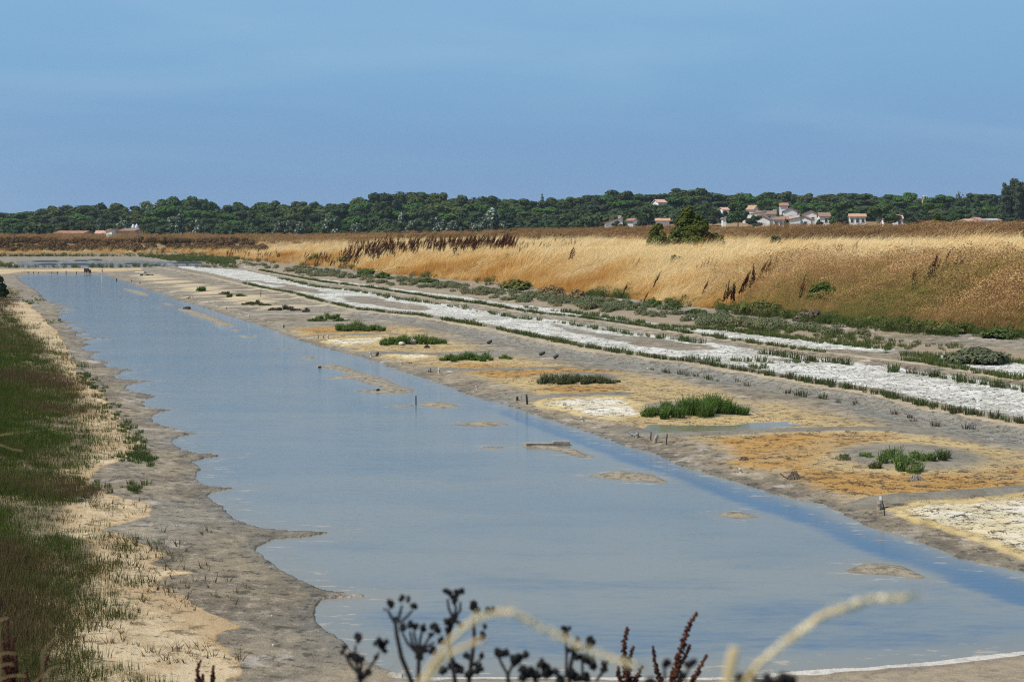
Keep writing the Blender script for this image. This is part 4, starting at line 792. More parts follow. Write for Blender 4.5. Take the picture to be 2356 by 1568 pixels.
skl = lambda u: float(np.interp(u, SKYL[:, 0], SKYL[:, 1]))
u = -330
while u < 2700:                                          # skyline row
    k = 'pine' if random.random() < .72 else random.choice(['oak', 'cedar', 'umbrella'])
    if 360 < u < 500: k = random.choice(['broadleaf', 'silver', 'pine'])
    tree(k, u, skl(u) + random.uniform(-3, 6), 575 + random.uniform(-18, 18), random.uniform(54, 92), row='on the skyline'); u += random.uniform(17, 29)
u = -320
while u < 2690:                                          # middle row
    k = random.choices(['umbrella', 'oak', 'pine', 'cedar', 'broadleaf'], [4, 4, 3, 1, 1])[0]
    tree(k, u, skl(u) + random.uniform(13, 27), 522 + random.uniform(-14, 14), random.uniform(62, 108), row='mid height'); u += random.uniform(27, 42)
u = -310
while u < 2680:                                          # lower row, kept clear of the village
    if not (1640 < u < 2300):
        k = random.choices(['oak', 'broadleaf', 'silver', 'umbrella', 'pine'], [6, 2, .5, 1.8, .6])[0]
        v = skl(u) + random.uniform(34, 46) if u < 1360 else skl(u) + random.uniform(36, 58)
        tree(k, u, v, 470 + random.uniform(-12, 12), random.uniform(56, 92), row='fronting the wood')
    u += random.uniform(27, 43)
u = -300
while u < 1650:                                          # low front edge
    k = random.choices(['oak', 'broadleaf', 'silver'], [6, 2, .5])[0]
    tree(k, u, random.uniform(506, 516), 438 + random.uniform(-8, 8), random.uniform(36, 56), row='low at the wood edge'); u += random.uniform(26, 40)
for u, v, w, y in ((232, 496, 22, 425), (412, 490, 40, 430), (455, 502, 45, 424), (762, 490, 50, 425), (640, 507, 30, 420), (662, 506, 34, 422), (690, 509, 30, 420), (945, 505, 40, 423), (1005, 496, 42, 425), (1020, 503, 30, 420), (1040, 506, 40, 420), (1135, 476, 62, 432), (925, 487, 30, 450), (1120, 500, 40, 424)):
    tree('silver', u, v, y, w, label=nth(f'silvery poplar shining against the dark wood {next(z for l, z in ZONES if u < l)}'), group='white poplars at the front of the wood')
x, y = (rng.uniform(-350, 2650, 1500) - CU) / F, rng.uniform(436, 600, 1500); x = x * y; k = (x < 60) | (y > 480)
scatter('far_wood', [shaded('undergrowth', *leafcloud([(0, 0, 1.6, 2.6, 2.6, 2.2), (1.5, .5, 1.4, 2, 2, 1.8), (-1.6, 0, 1.3, 2, 2, 1.7)], 420, .42, 700 + i, .4), foliage('undergrowth_leaf', [(.04, .07, .03), (.07, .1, .04)], True, .2, .35)) for i in range(3)], x[k], y[k], rng.uniform(.8, 1.6, k.sum()), rng.uniform(0, 1, k.sum()), label='dark undergrowth between the trunks of the far wood')
for u, v, y_, w, lab in ((1506, 468, 468, 60, 'dark round tree covering one corner of the pinkish house'), (1534, 468, 466, 64, 'dark round tree covering the pinkish house up to its roof'), (1634, 485, 436, 34, 'dark tree below the first pale orange roof'), (1668, 484, 438, 34, 'dark tree below the second pale orange roof')): tree('oak', u, v, y_, w, label=lab, group='trees of the village')
tree('spire', 1247, 446, 560, 26, label='single dark spruce spire standing above the skyline', group='lone trees')
for u, v, w in ((375, 458, 40), (402, 451, 44), (440, 450, 50), (474, 455, 44)): tree('broadleaf', u, v, 540, w, label=nth('tall loose greyish green tree breaking the skyline past the silos'), group='tall grey green trees past the silos')
# trees of the village
vil = [('umbrella', 1718, 443, 490, 62, 'umbrella pine standing over the two step orange roof'), ('umbrella', 1769, 455, 452, 64, 'broad umbrella pine over the long dark brown roof'), ('umbrella', 1834, 465, 452, 50, 'umbrella pine directly beside the tall narrow white house'), ('umbrella', 1877, 465, 450, 54, 'umbrella pine over the orange roofed gable house'),
       ('broadleaf', 1948, 460, 420, 74, 'big round green tree next to the two storey white house'), ('oak', 1930, 488, 396, 44, 'smaller dark tree tucked under the big round green tree'), ('broadleaf', 2029, 466, 398, 78, 'broad green tree hiding half a white house'), ('umbrella', 2087, 440, 500, 66, 'high domed umbrella pine to one side of the stone tower'), ('umbrella', 2166, 446, 500, 80, 'widest umbrella pine on the other side of the stone tower'),
       ('umbrella', 2135, 464, 430, 92, 'great dark umbrella pine reaching down to the grass'), ('oak', 2110, 490, 398, 50, 'dark rounded tree filling the foot of the great umbrella pine'), ('broadleaf', 2208, 475, 400, 62, 'round fresh green tree before the pink roofs'), ('umbrella', 2272, 473, 440, 62, 'low umbrella pine behind the pink roofs'), ('broadleaf', 1699, 461, 404, 62, 'round green tree hiding a narrow white wall'), ('oak', 1734, 494, 392, 44, 'dark bushy tree before the white outhouse'),
       ('oak', 1652, 482, 430, 44, 'dark tree between two pale orange roofs'), ('oak', 1640, 496, 412, 50, 'low dark tree behind the tamarisk and narrow wall'), ('light', 2206, 437, 520, 26, 'thin pale tree sticking out above the umbrella pines'), ('cedar', 2240, 440, 520, 46, 'dark ragged conifer next to the thin pale tree'), ('cedar', 2285, 443, 515, 46, 'dark ragged conifer beside the columnar poplars'),
       ('oak', 1985, 478, 440, 54, 'dark tree behind the long white house'), ('oak', 1810, 506, 392, 16, 'small bush by the windows of the nearest cottage'), ('oak', 1885, 503, 392, 18, 'small dark bush before the broad white gable'), ('oak', 1790, 489, 424, 26, 'dark shrub below the tall narrow house'), ('broadleaf', 1918, 497, 394, 30, 'green shrub against the two storey house'), ('oak', 2190, 480, 445, 60, 'dark tree behind the round fresh green tree'), ('oak', 2320, 492, 410, 60, 'dark shrubby tree at the foot of the poplars'), ('oak', 2075, 480, 460, 60, 'dark tree under the high domed umbrella pine'), ('oak', 1480, 506, 398, 40, 'bushy tree between the patched roof and the pale orange roof'), ('oak', 1420, 507, 390, 36, 'bush hiding the corner of the single slope house')]
for k, u, v, y, w, lab in vil: tree(k, u, v, y, w, label=lab, group='trees of the village')
for u, v, y, w, lab in ((2313, 420, 432, 26, 'shortest columnar poplar at the near end of the tall clump'), (2328, 411, 436, 30, 'first of the two highest columnar poplars'), (2341, 410, 432, 26, 'second of the two highest columnar poplars'), (2354, 418, 434, 26, 'columnar poplar at the far end of the tall clump'), (2376, 424, 440, 28, 'columnar poplar half cut off by the picture edge')):
    tree('poplar', u, v, y, w, label=lab, group='columnar poplars in a tall clump')
# shrubs standing in the grass
def shrub(name, u, vtop, vbase, y, wpx, lobes, n, size, material, label, z0=None):
    p = at(u, vtop, y); zb = float(zat(p.x, p.y)[0]) if z0 is None else z0; hh = p.z - zb; w = wpx / ppm(y)
    t = empty(name, (p.x, p.y, zb), label=label, cat='shrub')
    L = [(a * w, b * w, c * hh, d * w, d * w, e_ * hh) for a, b, c, d, e_ in lobes]; V, Q, Sh = leafcloud(L, n, size, random.randrange(9999), .4, aspect=2.2, inner=.6, nj=.3)
    iv, it = ICO[1]; nv = len(V); cv, ct = [], []
    for l in L: cv.append(np.array(l[:3]) + iv * np.array(l[3:]) * .6 * (1 + rng.normal(0, .12, (len(iv), 1)))); ct += [[a + nv for a in f] for f in it]; nv += len(iv)
    me = mesh_np('foliage', np.vstack([V] + cv), quads=Q, tris=ct, mat=material); a = me.attributes.new('shade', 'FLOAT', 'FACE'); a.data.foreach_set('value', np.concatenate([Sh, np.full(len(ct), .7)]).astype(np.float32))
    link('foliage', me, t); m = MB()
    for k in range(4): m.tube([(.04 * k, .02 * k, -.1), (L[k % len(L)][0] * .5, 0, hh * .3), (L[k % len(L)][0], L[k % len(L)][1], L[k % len(L)][2])], [.06, .05, .02], 5)
    m.obj('stem', BARK, t); return t
TAM = [(-.05, 0, .8, .13, .16), (.05, .05, .68, .17, .16), (-.14, 0, .6, .17, .15), (.16, -.05, .5, .18, .17), (-.2, .02, .38, .18, .16), (.02, -.1, .4, .24, .2), (.26, 0, .28, .16, .16), (-.3, -.02, .2, .16, .14), (.06, -.12, .2, .3, .18), (-.02, 0, .9, .07, .1)]
M_TAM = LEAF['tamarisk']
shrub('tamarisk', 1589, 473, 560, 112, 122, TAM, 4200, .07, M_TAM, 'large dark green tamarisk rising out of the golden grass')
shrub('tamarisk', 1513, 510, 558, 110, 62, TAM[2:8] + [(-.1, 0, .72, .15, .18), (.05, 0, .82, .14, .14)], 1700, .065, M_TAM, 'lower tamarisk bush beside the large one')
shrub('tamarisk', 1652, 522, 550, 112, 40, TAM[2:8], 500, .065, M_TAM, 'small thin tamarisk on the village side of the large one')
shrub('tamarisk', 2157, 490, 530, 150, 44, TAM, 1100, .085, M_TAM, 'olive tamarisk standing in brown grass before the umbrella pine')
shrub('tamarisk', 2300, 510, 538, 142, 72, TAM[2:9] + [(.1, 0, .75, .2, .2), (-.25, 0, .7, .15, .2)], 1500, .08, M_TAM, 'wide olive bush in brown grass near the poplars')
shrub('tamarisk', 1172, 517, 527, 240, 44, TAM[2:8], 500, .12, LEAF['oak'], 'low dark bush on the ridge of brown grass')
shrub('tamarisk', 597, 518, 530, 300, 34, TAM[2:8], 400, .14, LEAF['oak'], 'low dark bush in the brown grass past the farm')
shrub('tamarisk', 338, 517, 530, 345, 36, TAM[2:8], 400, .14, M_TAM, 'olive bush beside the two silos')
shrub('tamarisk', 30, 528, 535, 345, 26, TAM[2:8], 300, .14, LEAF['oak'], 'dark low bush far off before the long barn')
p = hit([(2, 688)])[0]; shrub('boxthorn', -8, 634, 690, p.y, 62, TAM[2:9] + [(0, 0, .8, .25, .2)], 2600, .045, LEAF['oak'], 'dark green bush on the bank at the picture edge')
p = hit([(2248, 835)])[0]; shrub('purslane_mound', 2246, 797, 838, p.y, 150, [(0, 0, .45, .3, .5), (.25, 0, .3, .25, .35), (-.28, 0, .3, .22, .35), (.1, -.1, .35, .3, .4)], 3000, .03, foliage('purslane_bush_leaf', [(.12, .14, .085), (.14, .155, .09)], False, .2, .4), 'rounded grey green mound bush at the end of the salt pans')
p = hit([(1785, 572)])[0]; shrub('weed_clump', 1785, 532, 575, p.y, 36, TAM[2:8], 500, .05, LEAF['silver'], 'bluish green weed clump in the golden grass below the village')
p = hit([(1557, 612)])[0]; shrub('thistle_clump', 1557, 578, 612, p.y, 42, TAM[2:8], 420, .035, LEAF['pine'], 'dark thistle clump in the golden grass below the tamarisk')
p = hit([(1895, 700)])[0]; shrub('broom_bush', 1893, 640, 720, p.y, 84, TAM[1:8], 1600, .05, foliage('broom_leaf', [(.06, .105, .018), (.09, .13, .03)], False, .25, .4), 'bright green bush on the reddish slope of the levee')
p = hit([(1870, 735)])[0]; shrub('heath_bush', 1862, 700, 740, p.y - .5, 70, TAM[3:8], 900, .03, foliage('heath_leaf', [(.17, .12, .1), (.21, .16, .12)], False, .15, .4), 'greyish pink dried bush below the bright green bush')

M_HERB = foliage('herb_bush_leaf', [(.17, .18, .05), (.23, .2, .08)], False, .3, .4); M_DGREEN = foliage('dark_herb_leaf', [(.1, .15, .045), (.14, .18, .06)], False, .35, .4); M_DRYW = foliage('dry_weed_leaf', [(.3, .2, .1), (.36, .25, .13)], False, .3, .4)
for u, v, w, hp, m_, lab in ((800, 604, 44, 30, M_HERB, 'olive weed bush on the levee foot under the dock thicket'), (726, 602, 30, 28, M_HERB, 'olive weed stalks where the dock thicket begins'), (1188, 668, 70, 40, M_HERB, 'broad olive bush at the foot of the golden slope'), (1268, 676, 56, 32, M_DRYW, 'tan weed bush at the foot of the golden slope'), (842, 632, 38, 22, M_DGREEN, 'dark green bush at the levee foot below the thicket'), (880, 640, 30, 22, M_DGREEN, 'second dark green bush at the levee foot below the thicket'), (985, 650, 44, 16, M_DGREEN, 'low green herbs on the levee foot before the olive bush'), (1327, 690, 34, 40, M_DRYW, 'dry brown thistle at the foot of the golden slope'), (1500, 706, 38, 28, M_DGREEN, 'dark green bush under a lone dock spike'), (1546, 712, 34, 22, M_DGREEN, 'round dark green bush at the slope foot'), (1602, 722, 44, 16, M_DGREEN, 'spreading green herb near the dense dock clump'), (1432, 700, 40, 12, M_DGREEN, 'low green herb under the leaning dock'), (1618, 604, 60, 22, M_HERB, 'olive grass patch high in the golden grass below the tamarisk'), (1800, 640, 64, 34, M_DGREEN, 'green herb bush along the rim of the reddish slope'), (1862, 628, 64, 28, M_DGREEN, 'next green herb bush along the rim of the reddish slope'), (1935, 612, 54, 20, M_HERB, 'last olive herb bush along the rim of the reddish slope'), (2312, 630, 70, 44, M_DGREEN, 'dark blue green herbs on the slope near the picture edge'), (1750, 722, 90, 50, M_HERB, 'wide olive green herb bush low on the reddish slope'), (2010, 745, 80, 30, M_HERB, 'olive herbs at the foot of the reddish slope'), (2180, 765, 90, 34, M_HERB, 'olive herbs under the tall red docks'), (2300, 775, 80, 30, M_DGREEN, 'green herbs behind the rounded mound bush')):
    q = hit([(u, v)])[0]; shrub('herb_bush', u, v - hp * .68, v, q.y, w * 1.1, [(-.3, 0, .35, .22, .3), (0, .05, .5, .25, .42), (.28, -.05, .4, .22, .34), (.05, -.1, .25, .34, .24)], 520, .016 + q.y * .0004, m_, lab)

# ------------------------------------------------------------------ dock spikes in the grass
DOCK = foliage('dock_seed', [(.05, .018, .012), (.1, .035, .02), (.15, .065, .035)], True, .1, .3); DOCKO = foliage('dock_seed_ripe', [(.035, .012, .009), (.085, .028, .018)], False, .1, .3); DSTEM = simple('dock_stem', (.13, .05, .03), (.09, .035, .022), .8, 30)
def dock_seeds(b, pts, r0, step, rr, k=3):
    P = [Vector(p) for p in pts]
    for i in range(len(P) - 1):
        n = max(2, int((P[i + 1] - P[i]).length / step))
        for j in range(n):
            c = P[i].lerp(P[i + 1], j / n); f = 1 - .55 * (i + j / n) / (len(P) - 1)
            for q in range(k):
                a = rr.uniform(0, 6.28); d = r0 * f * rr.uniform(.3, 1.1); b.blob((c.x + d * math.cos(a), c.y + d * math.sin(a), c.z + rr.uniform(-.4, .4) * step), r0 * f * rr.uniform(.35, .6), 0, .35, 0, rr)
ICO[0] = (np.array([(0, 0, 1), (1, 0, 0), (0, 1, 0), (-1, 0, 0), (0, -1, 0), (0, 0, -1)], float), [(0, 1, 2), (0, 2, 3), (0, 3, 4), (0, 4, 1), (5, 2, 1), (5, 3, 2), (5, 4, 3), (5, 1, 4)])
def dock_meshes(seed, h=1.0, lean=.3):
    rr = random.Random(seed); st, sd2 = MB(), MB(); top = lambda t: (lean * h * t * t, 0, h * t)
    st.tube([top(t) for t in (0, .3, .6, .95)], [.008, .007, .005, .003], 4); dock_seeds(sd2, [top(t) for t in (.36, .55, .8, 1.0)], .046, .026, rr)
    for k in range(3):
        t = rr.uniform(.35, .6); a = rr.uniform(-1, 1); p0 = Vector(top(t)); p1 = p0 + Vector((.08 + .06 * rr.random(), .05 * a, .16)); p2 = p1 + Vector((.05, .02 * a, .17)); st.tube([p0, p1, p2], [.005, .004, .002], 4); dock_seeds(sd2, [p1 * .5 + p0 * .5, p1, p2], .038, .026, rr)
    s = sd2.mesh('seed_head', DOCKO); n = len(s.polygons); a = s.attributes.new('shade', 'FLOAT', 'FACE'); a.data.foreach_set('value', np.repeat(rng.uniform(0, 1, n // 8 + 1), 8)[:n].astype(np.float32))
    s2 = s.copy(); s2.materials.clear(); s2.materials.append(DOCK)
    return st.mesh('stem', DSTEM), s, s2
DM = [dock_meshes(s, 1.0, l) for s, l in ((1, .2), (2, .32), (3, .1), (4, .4), (5, .24))]
# the thicket: a band of dock along the levee crest
n = 560; tt = rng.uniform(0, 1, n); uu = 790 + 390 * tt ** 1.0 + rng.normal(0, 5, n); vv = np.interp(uu, [790, 830, 900, 990, 1060, 1180], [606, 596, 586, 582, 582, 577]) + rng.normal(0, 8, n) * np.interp(uu, [790, 1000, 1180], [1.1, .7, .5])
tp = hit(np.stack([uu, np.clip(vv, 562, 640)], 1)); scatter('dock_thicket', [d[2] for d in DM], np.array([p.x for p in tp]), np.array([p.y for p in tp]), rng.uniform(.75, 1.7, n), rng.uniform(0, .6, n), z=np.array([p.z for p in tp]), zoff=.1, tilt=.1, fixed_dir=True, label='thicket of dark red dock along the crest of the levee')
n = 170; uu = np.concatenate([rng.uniform(1130, 1330, 60), rng.uniform(700, 800, 60), rng.uniform(520, 640, 50)]); vv = np.interp(uu, [520, 700, 800, 1130, 1330], [588, 600, 612, 580, 574]) + rng.normal(0, 5, n)
tp = hit(np.stack([uu, vv], 1)); scatter('dock_stragglers', [d[2] for d in DM], np.array([p.x for p in tp]), np.array([p.y for p in tp]), rng.uniform(.7, 1.15, n), rng.uniform(.1, .9, n), z=np.array([p.z for p in tp]), tilt=.12, fixed_dir=True, label='thin dock stalks straggling out from the red thicket')
docks = [(1308, 612, 40, 'pair of dock spikes standing high in the golden grass', ), (1316, 608, 34, 'pair of dock spikes standing high in the golden grass'), (1374, 604, 20, 'short dock stalk in the golden grass past the pair'), (1449, 622, 26, 'thin dock stalk in bright golden grass'), (1464, 618, 24, 'thin dock stalk in bright golden grass'), (1500, 680, 52, 'lone dock spike low on the golden slope'), (1433, 690, 40, 'leaning dock spike low on the golden slope'), (1480, 705, 30, 'small dock low on the golden slope'), (1615, 690, 40, 'dock stem rising from the foot of the golden slope')]
docks += [(1600 + i * 8, 634 - i * 1.5, 34 - abs(i - 3) * 3, 'dock spike in the loose group below the tamarisk') for i in range(6)]
docks += [(u, v, h_, 'dark red dock spike in the dense clump at the edge of the reddish grass') for u, v, h_ in ((1664, 712, 52), (1671, 710, 60), (1680, 708, 50), (1688, 714, 62), (1697, 700, 64), (1704, 696, 66), (1712, 690, 58), (1722, 684, 60), (1732, 676, 60), (1740, 670, 58), (1752, 664, 52), (1758, 658, 50), (1768, 652, 54), (1776, 640, 44), (1785, 636, 40))]
docks += [(u, v, h_, 'green brown dock spike along the green rim above the reddish slope') for u, v, h_ in ((1800, 632, 34), (1812, 630, 34), (1822, 626, 34), (1835, 624, 34), (1850, 620, 32), (1866, 618, 30), (1880, 616, 34), (1895, 614, 34), (1908, 610, 32), (1925, 607, 34), (1940, 603, 32), (1955, 600, 30), (1968, 596, 30))]
docks += [(1837, 712, 62, 'lone tall dock spike beside the bright green bush')]
docks += [(u, v, h_, 'tall red dock leaning over the reddish slope') for u, v, h_ in ((2098, 700, 90), (2120, 690, 96), (2133, 680, 100), (2146, 676, 84), (2160, 670, 90), (2176, 664, 84), (2190, 658, 80))]
docks += [(u, v, h_, 'dock spike against the pale grass of the levee top') for u, v, h_ in ((2094, 578, 30), (2102, 576, 26), (2130, 570, 26), (2190, 572, 36), (2206, 568, 34), (2232, 566, 28), (2250, 570, 40), (2262, 566, 30), (2296, 566, 40), (2306, 562, 38), (2330, 566, 30), (2352, 568, 46))]
for (u, v, hp, lab), p in zip(docks, hit([d[:2] for d in docks])):
    st, sh_, _ = DM[random.randrange(5)]; t = empty('dock_plant', p - Vector((0, 0, .05)), random.gauss(0, .7), label=nth(lab) if [d[3] for d in docks].count(lab) > 1 else lab, cat='plant', group=lab)
    s = (hp / ppm(p.y)) * random.uniform(1.1, 1.3) * (.85 if u > 2000 else 1.15 if u > 1790 else 1.0); link('seed_head', sh_, t, scale=s); link('stem', st, t, scale=s)

# ------------------------------------------------------------------ glasswort on the mounds and along the dykes
GW = [foliage('glasswort_stem', [(.12, .21, .045), (.16, .24, .07)], False, .35, .5), foliage('glasswort_dull', [(.12, .155, .06), (.16, .165, .08)], False, .35, .45), foliage('glasswort_dead', [(.11, .095, .08), (.14, .12, .1)], False, .2, .4)]
GW_STONE = simple('pale_stone', (.5, .45, .36), (.4, .35, .28), .9, 9, .4)
def clump(label, parts, m=0, group='glasswort clumps on the mud mounds', hscale=1.0):
    """parts: (u, v base, width, height) in photo units"""
    c = hit([(np.mean([p[0] for p in parts]), max(p[1] for p in parts))])[0]; B = []; off = 0
    for i, (u, v, w, hp) in enumerate(parts):
        q = hit([(u, v)])[0]; W_, H_ = w / ppm(q.y), hp / ppm(q.y) * hscale; nb = max(2, int(W_ / .085)); fw = .006 + q.y * .00013
        for k in range(nb):
            t_ = (k + random.uniform(.1, .9)) / nb - .5; hh = H_ * random.uniform(.6, 1.2) * (1 - .5 * abs(2 * t_) ** 2.5); sp = random.uniform(.05, .1)
            V, Q, Sh = merge(blades(110, hh * .4, hh, sp, fw, .28, .12, 3, random.randrange(99999), (.15, 0), .8, .5), leafcloud([(0, 0, hh * .4, sp * 1.2, sp * 1.2, hh * .35)], 22, fw, random.randrange(9999), .3, aspect=3))
            B.append((V + np.array(q - c) + np.array([t_ * W_, random.gauss(0, .12 + .1 * W_), 0]), Q, Sh))
    V, Q, Sh = merge(*B); me = shaded('glasswort_clump', V, Q, Sh, GW[m]); return tag(link('glasswort_clump', me, None, c - Vector((0, 0, .02))), label, 'plant', group)
clump('long bright green glasswort clump above the shallow puddle', [(1505, 956, 56, 32), (1545, 954, 70, 40), (1590, 952, 90, 50), (1640, 951, 90, 46), (1680, 951, 60, 36), (1706, 950, 26, 24), (1560, 946, 80, 38), (1630, 944, 80, 42)])
clump('loose green glasswort clump on the mound between the orange pans', [(2050, 1066, 44, 36), (2078, 1070, 40, 42), (2095, 1074, 26, 30), (2062, 1058, 40, 34)])
clump('small green clump behind the loose clump in the orange pans', [(2115, 1052, 44, 32)]); clump('separate bushy glasswort at the outer end of the loose clump', [(2168, 1055, 36, 30)], 1); clump('single little glasswort before the loose clump', [(2010, 1071, 16, 24)], 1); clump('tiny glasswort on the sand tongue of the loose clump', [(1994, 1048, 14, 14)]); clump('outlying tiny glasswort in the orange pan', [(1943, 1056, 12, 18)], 1)
clump('long dark glasswort clump between the two tan pans', [(1255, 882, 36, 26), (1290, 880, 60, 28), (1330, 880, 60, 28), (1370, 882, 56, 24), (1410, 882, 34, 18)], 1)
clump('green glasswort clump with a gap in the middle', [(1035, 830, 40, 24), (1075, 828, 40, 22), (1110, 828, 44, 24)]); clump('small glasswort just beyond the gap clump', [(1162, 826, 22, 18)])
clump('double glasswort clump with pale stones in its gap', [(895, 793, 44, 22), (925, 791, 44, 26), (975, 790, 50, 28), (1010, 790, 36, 22)]); clump('even green glasswort clump fifth from the puddle', [(790, 761, 40, 20), (825, 760, 60, 24), (865, 761, 40, 20)])
clump('flat topped glasswort clump on a sandy mound', [(730, 738, 40, 10), (755, 734, 50, 18), (785, 738, 30, 9)]); clump('grey dead glasswort on the mound past the flat topped clump', [(630, 713, 24, 10), (655, 712, 30, 14), (680, 714, 24, 8)], 2); clump('grey dead tuft beside the dead glasswort', [(705, 717, 14, 12)], 2)
clump('dark glasswort row on a far sandy mound', [(570, 701, 28, 8), (590, 700, 30, 12), (612, 702, 24, 8)], 1); clump('two small shrubs on the sandy crest far along the flat', [(527, 684, 14, 12), (555, 681, 22, 7)]); clump('far green tuft on the low sand mound', [(463, 669, 20, 12)]); clump('grey wispy tuft behind the far green tuft', [(517, 676, 20, 10)], 2); clump('three farthest tufts near the end of the pond', [(329, 633.5, 9, 4), (339, 633.5, 9, 4), (348, 633.5, 7, 4)], 1)
for u, v, s, lab in ((1615, 946, .11, 'pale rock lying among the long bright green clump'), (1652, 945, .1, 'second pale rock among the long bright green clump'), (1580, 949, .08, 'small pale rock in the front of the long green clump'), (947, 791, .14, 'pale stone in the gap of the double clump'), (925, 794, .1, 'low pale stone at the front of the double clump')):
    p = hit([(u, v)])[0]; m = MB(); m.blob((0, 0, s * .5), (s, s * .8, s * .7), jit=.2, sub=2); tag(m.obj('rock', GW_STONE, None, p, True), lab, 'rock', 'pale rocks among the glasswort')
GWR = [foliage('row_glasswort', [(.075, .115, .035), (.1, .14, .045)], False, .3, .45), foliage('row_glasswort_dull', [(.085, .1, .04), (.115, .115, .055)], False, .3, .45)]
GR = [shaded('glasswort_plant', *blades(46, .06, .15, .08, .009, .15, .15, 2, 500 + s, (.1, 0), .7, .5), GWR[s % 2]) for s in range(6)]; GRR = [shaded('glasswort_plant', *blades(30, .04, .11, .06, .008, .2, .15, 2, 540 + s, (.1, 0), .9, .5), GW[2] if s % 2 else foliage('glasswort_red', [(.13, .07, .045), (.11, .085, .04)], False, .2, .35)) for s in range(4)]
def along(L, a, b, step, jit):
    P = np.array([q for q in L if a - 200 <= q[0] <= b + 200], float); us = np.arange(a, b, 2.0); vs_ = np.interp(us, P[:, 0], P[:, 1]); x, y = G(us, vs_, .1); d = np.concatenate([[0], np.cumsum(np.hypot(np.diff(x), np.diff(y)))]); o = []; s = 0
    while s < d[-1]: o.append((float(np.interp(s, d, x)) + random.gauss(0, jit), float(np.interp(s, d, y)) + random.gauss(0, jit))); s += step * random.uniform(.5, 1.5)
    return o
def row(L, a, b, step, jit, meshes, smin, smax, label, gap=0.0, sd=1):
    o = along(L, a, b, step, jit); z = zat(np.array([p[0] for p in o]), np.array([p[1] for p in o])); n = 0
    for (x, y), zz in zip(o, z):
        if gap and float(fbm(np.array([x * 1.0]), np.array([y * 1.0]), 1.2, 2, sd)[0]) < gap - .5 + .35: continue
        tag(link('glasswort_plant', random.choice(meshes), None, (x, y, float(zz) - .01), (0, 0, random.uniform(0, 6.28)), random.uniform(smin, smax)), label, 'plant', label); n += 1
    return n
n1 = row(D1ROW, 1500, 2420, .12, .07, GR, .6, 1.3, 'small green glasswort in the unbroken row on the lower dyke of the white pan')
n2 = row(D2ROW, 1580, 2400, .24, .06, GR, 1.0, 1.8, 'small green glasswort in the broken row beside the sandy upper dyke', .08, 3)
RED = [(u, v + 10) for u, v in D1CREST]; n3 = row(RED, 1500, 2400, .34, .12, GRR + GR[:1], .8, 1.4, 'little reddish glasswort scattered below the sandy lower dyke', .08, 5)
print('row plants', n1, n2, n3)
def row_stuff(name, lines, meshes, label):
    X, Y = [], []
    for L, a, b, st, j in lines:
        o = along(L, a, b, st, j); X += [p[0] for p in o]; Y += [p[1] for p in o]
    X, Y = np.array(X), np.array(Y); c = fbm(X, Y, 1.5, 2, 61); k = c > -.2; scatter(name, meshes, X[k], Y[k], np.clip(.95 + c[k] + rng.normal(0, .2, k.sum()), .5, 1.6), rng.uniform(.2, .9, k.sum()), label=label)
GRS = [shaded('row_tuft', *blades(46, .06, .15, .1, .011, .15, .15, 2, 600 + s, (.1, 0), .7, .5), GREEN) for s in range(4)]
row_stuff('dyke_glasswort', [(D1ROW, 560, 1500, .16, .08), (D2UP, 600, 1900, .14, .1), (D2UP, 2080, 2420, .12, .08), (D2ROW, 640, 1580, .3, .1), ([(u, v + 1) for u, v in L3], 1200, 1600, .2, .12), ([(u, v - 3) for u, v in L3], 1560, 2150, .09, .1), ([(u, v - 9) for u, v in L3], 1640, 2160, .12, .22), ([(u, v - 16) for u, v in L3], 1800, 2200, .16, .3), ([(2080, 812), (2200, 822), (2400, 840)], 2080, 2400, .12, .4), ([(1730, 852), (1800, 840), (1900, 834)], 1730, 1890, .12, .2), ([(2090, 818), (2160, 832), (2250, 850)], 2090, 2220, .1, .25), ([(1620, 834), (1700, 832), (1800, 836)], 1580, 1780, .25, .12)], GRS, 'green glasswort along the farther dykes of the salt pans')
# glasswort along the mud edge of the sandy bank
E = [(160, 845), (190, 868), (215, 890), (235, 930), (260, 965), (300, 998), (310, 1030), (330, 1060), (345, 1075)]; X, Y = [], []
for i in range(150):
    t = rng.uniform(0, len(E) - 1); j = int(t); f_ = t - j; uu_ = E[j][0] * (1 - f_) + E[j + 1][0] * f_ + rng.normal(0, 12); vv_ = E[j][1] * (1 - f_) + E[j + 1][1] * f_ + rng.normal(0, 8); a_, b_ = G(uu_, vv_); X.append(float(a_)); Y.append(float(b_))
for cu, cv, sp, n in ((322, 1062, 10, 26), (305, 1135, 16, 14), (200, 1140, 30, 16), (285, 1070, 14, 10), (120, 745, 14, 16), (85, 690, 12, 20), (70, 700, 10, 20)):
    for i in range(n): a_, b_ = G(cu + rng.normal(0, sp), cv + rng.normal(0, sp * .35)); X.append(float(a_)); Y.append(float(b_))
scatter('shore_glasswort', GRS, np.array(X), np.array(Y), rng.uniform(.25, .7, len(X)), rng.uniform(.1, .7, len(X)), label='green glasswort plants along the muddy edge of the sandy bank')

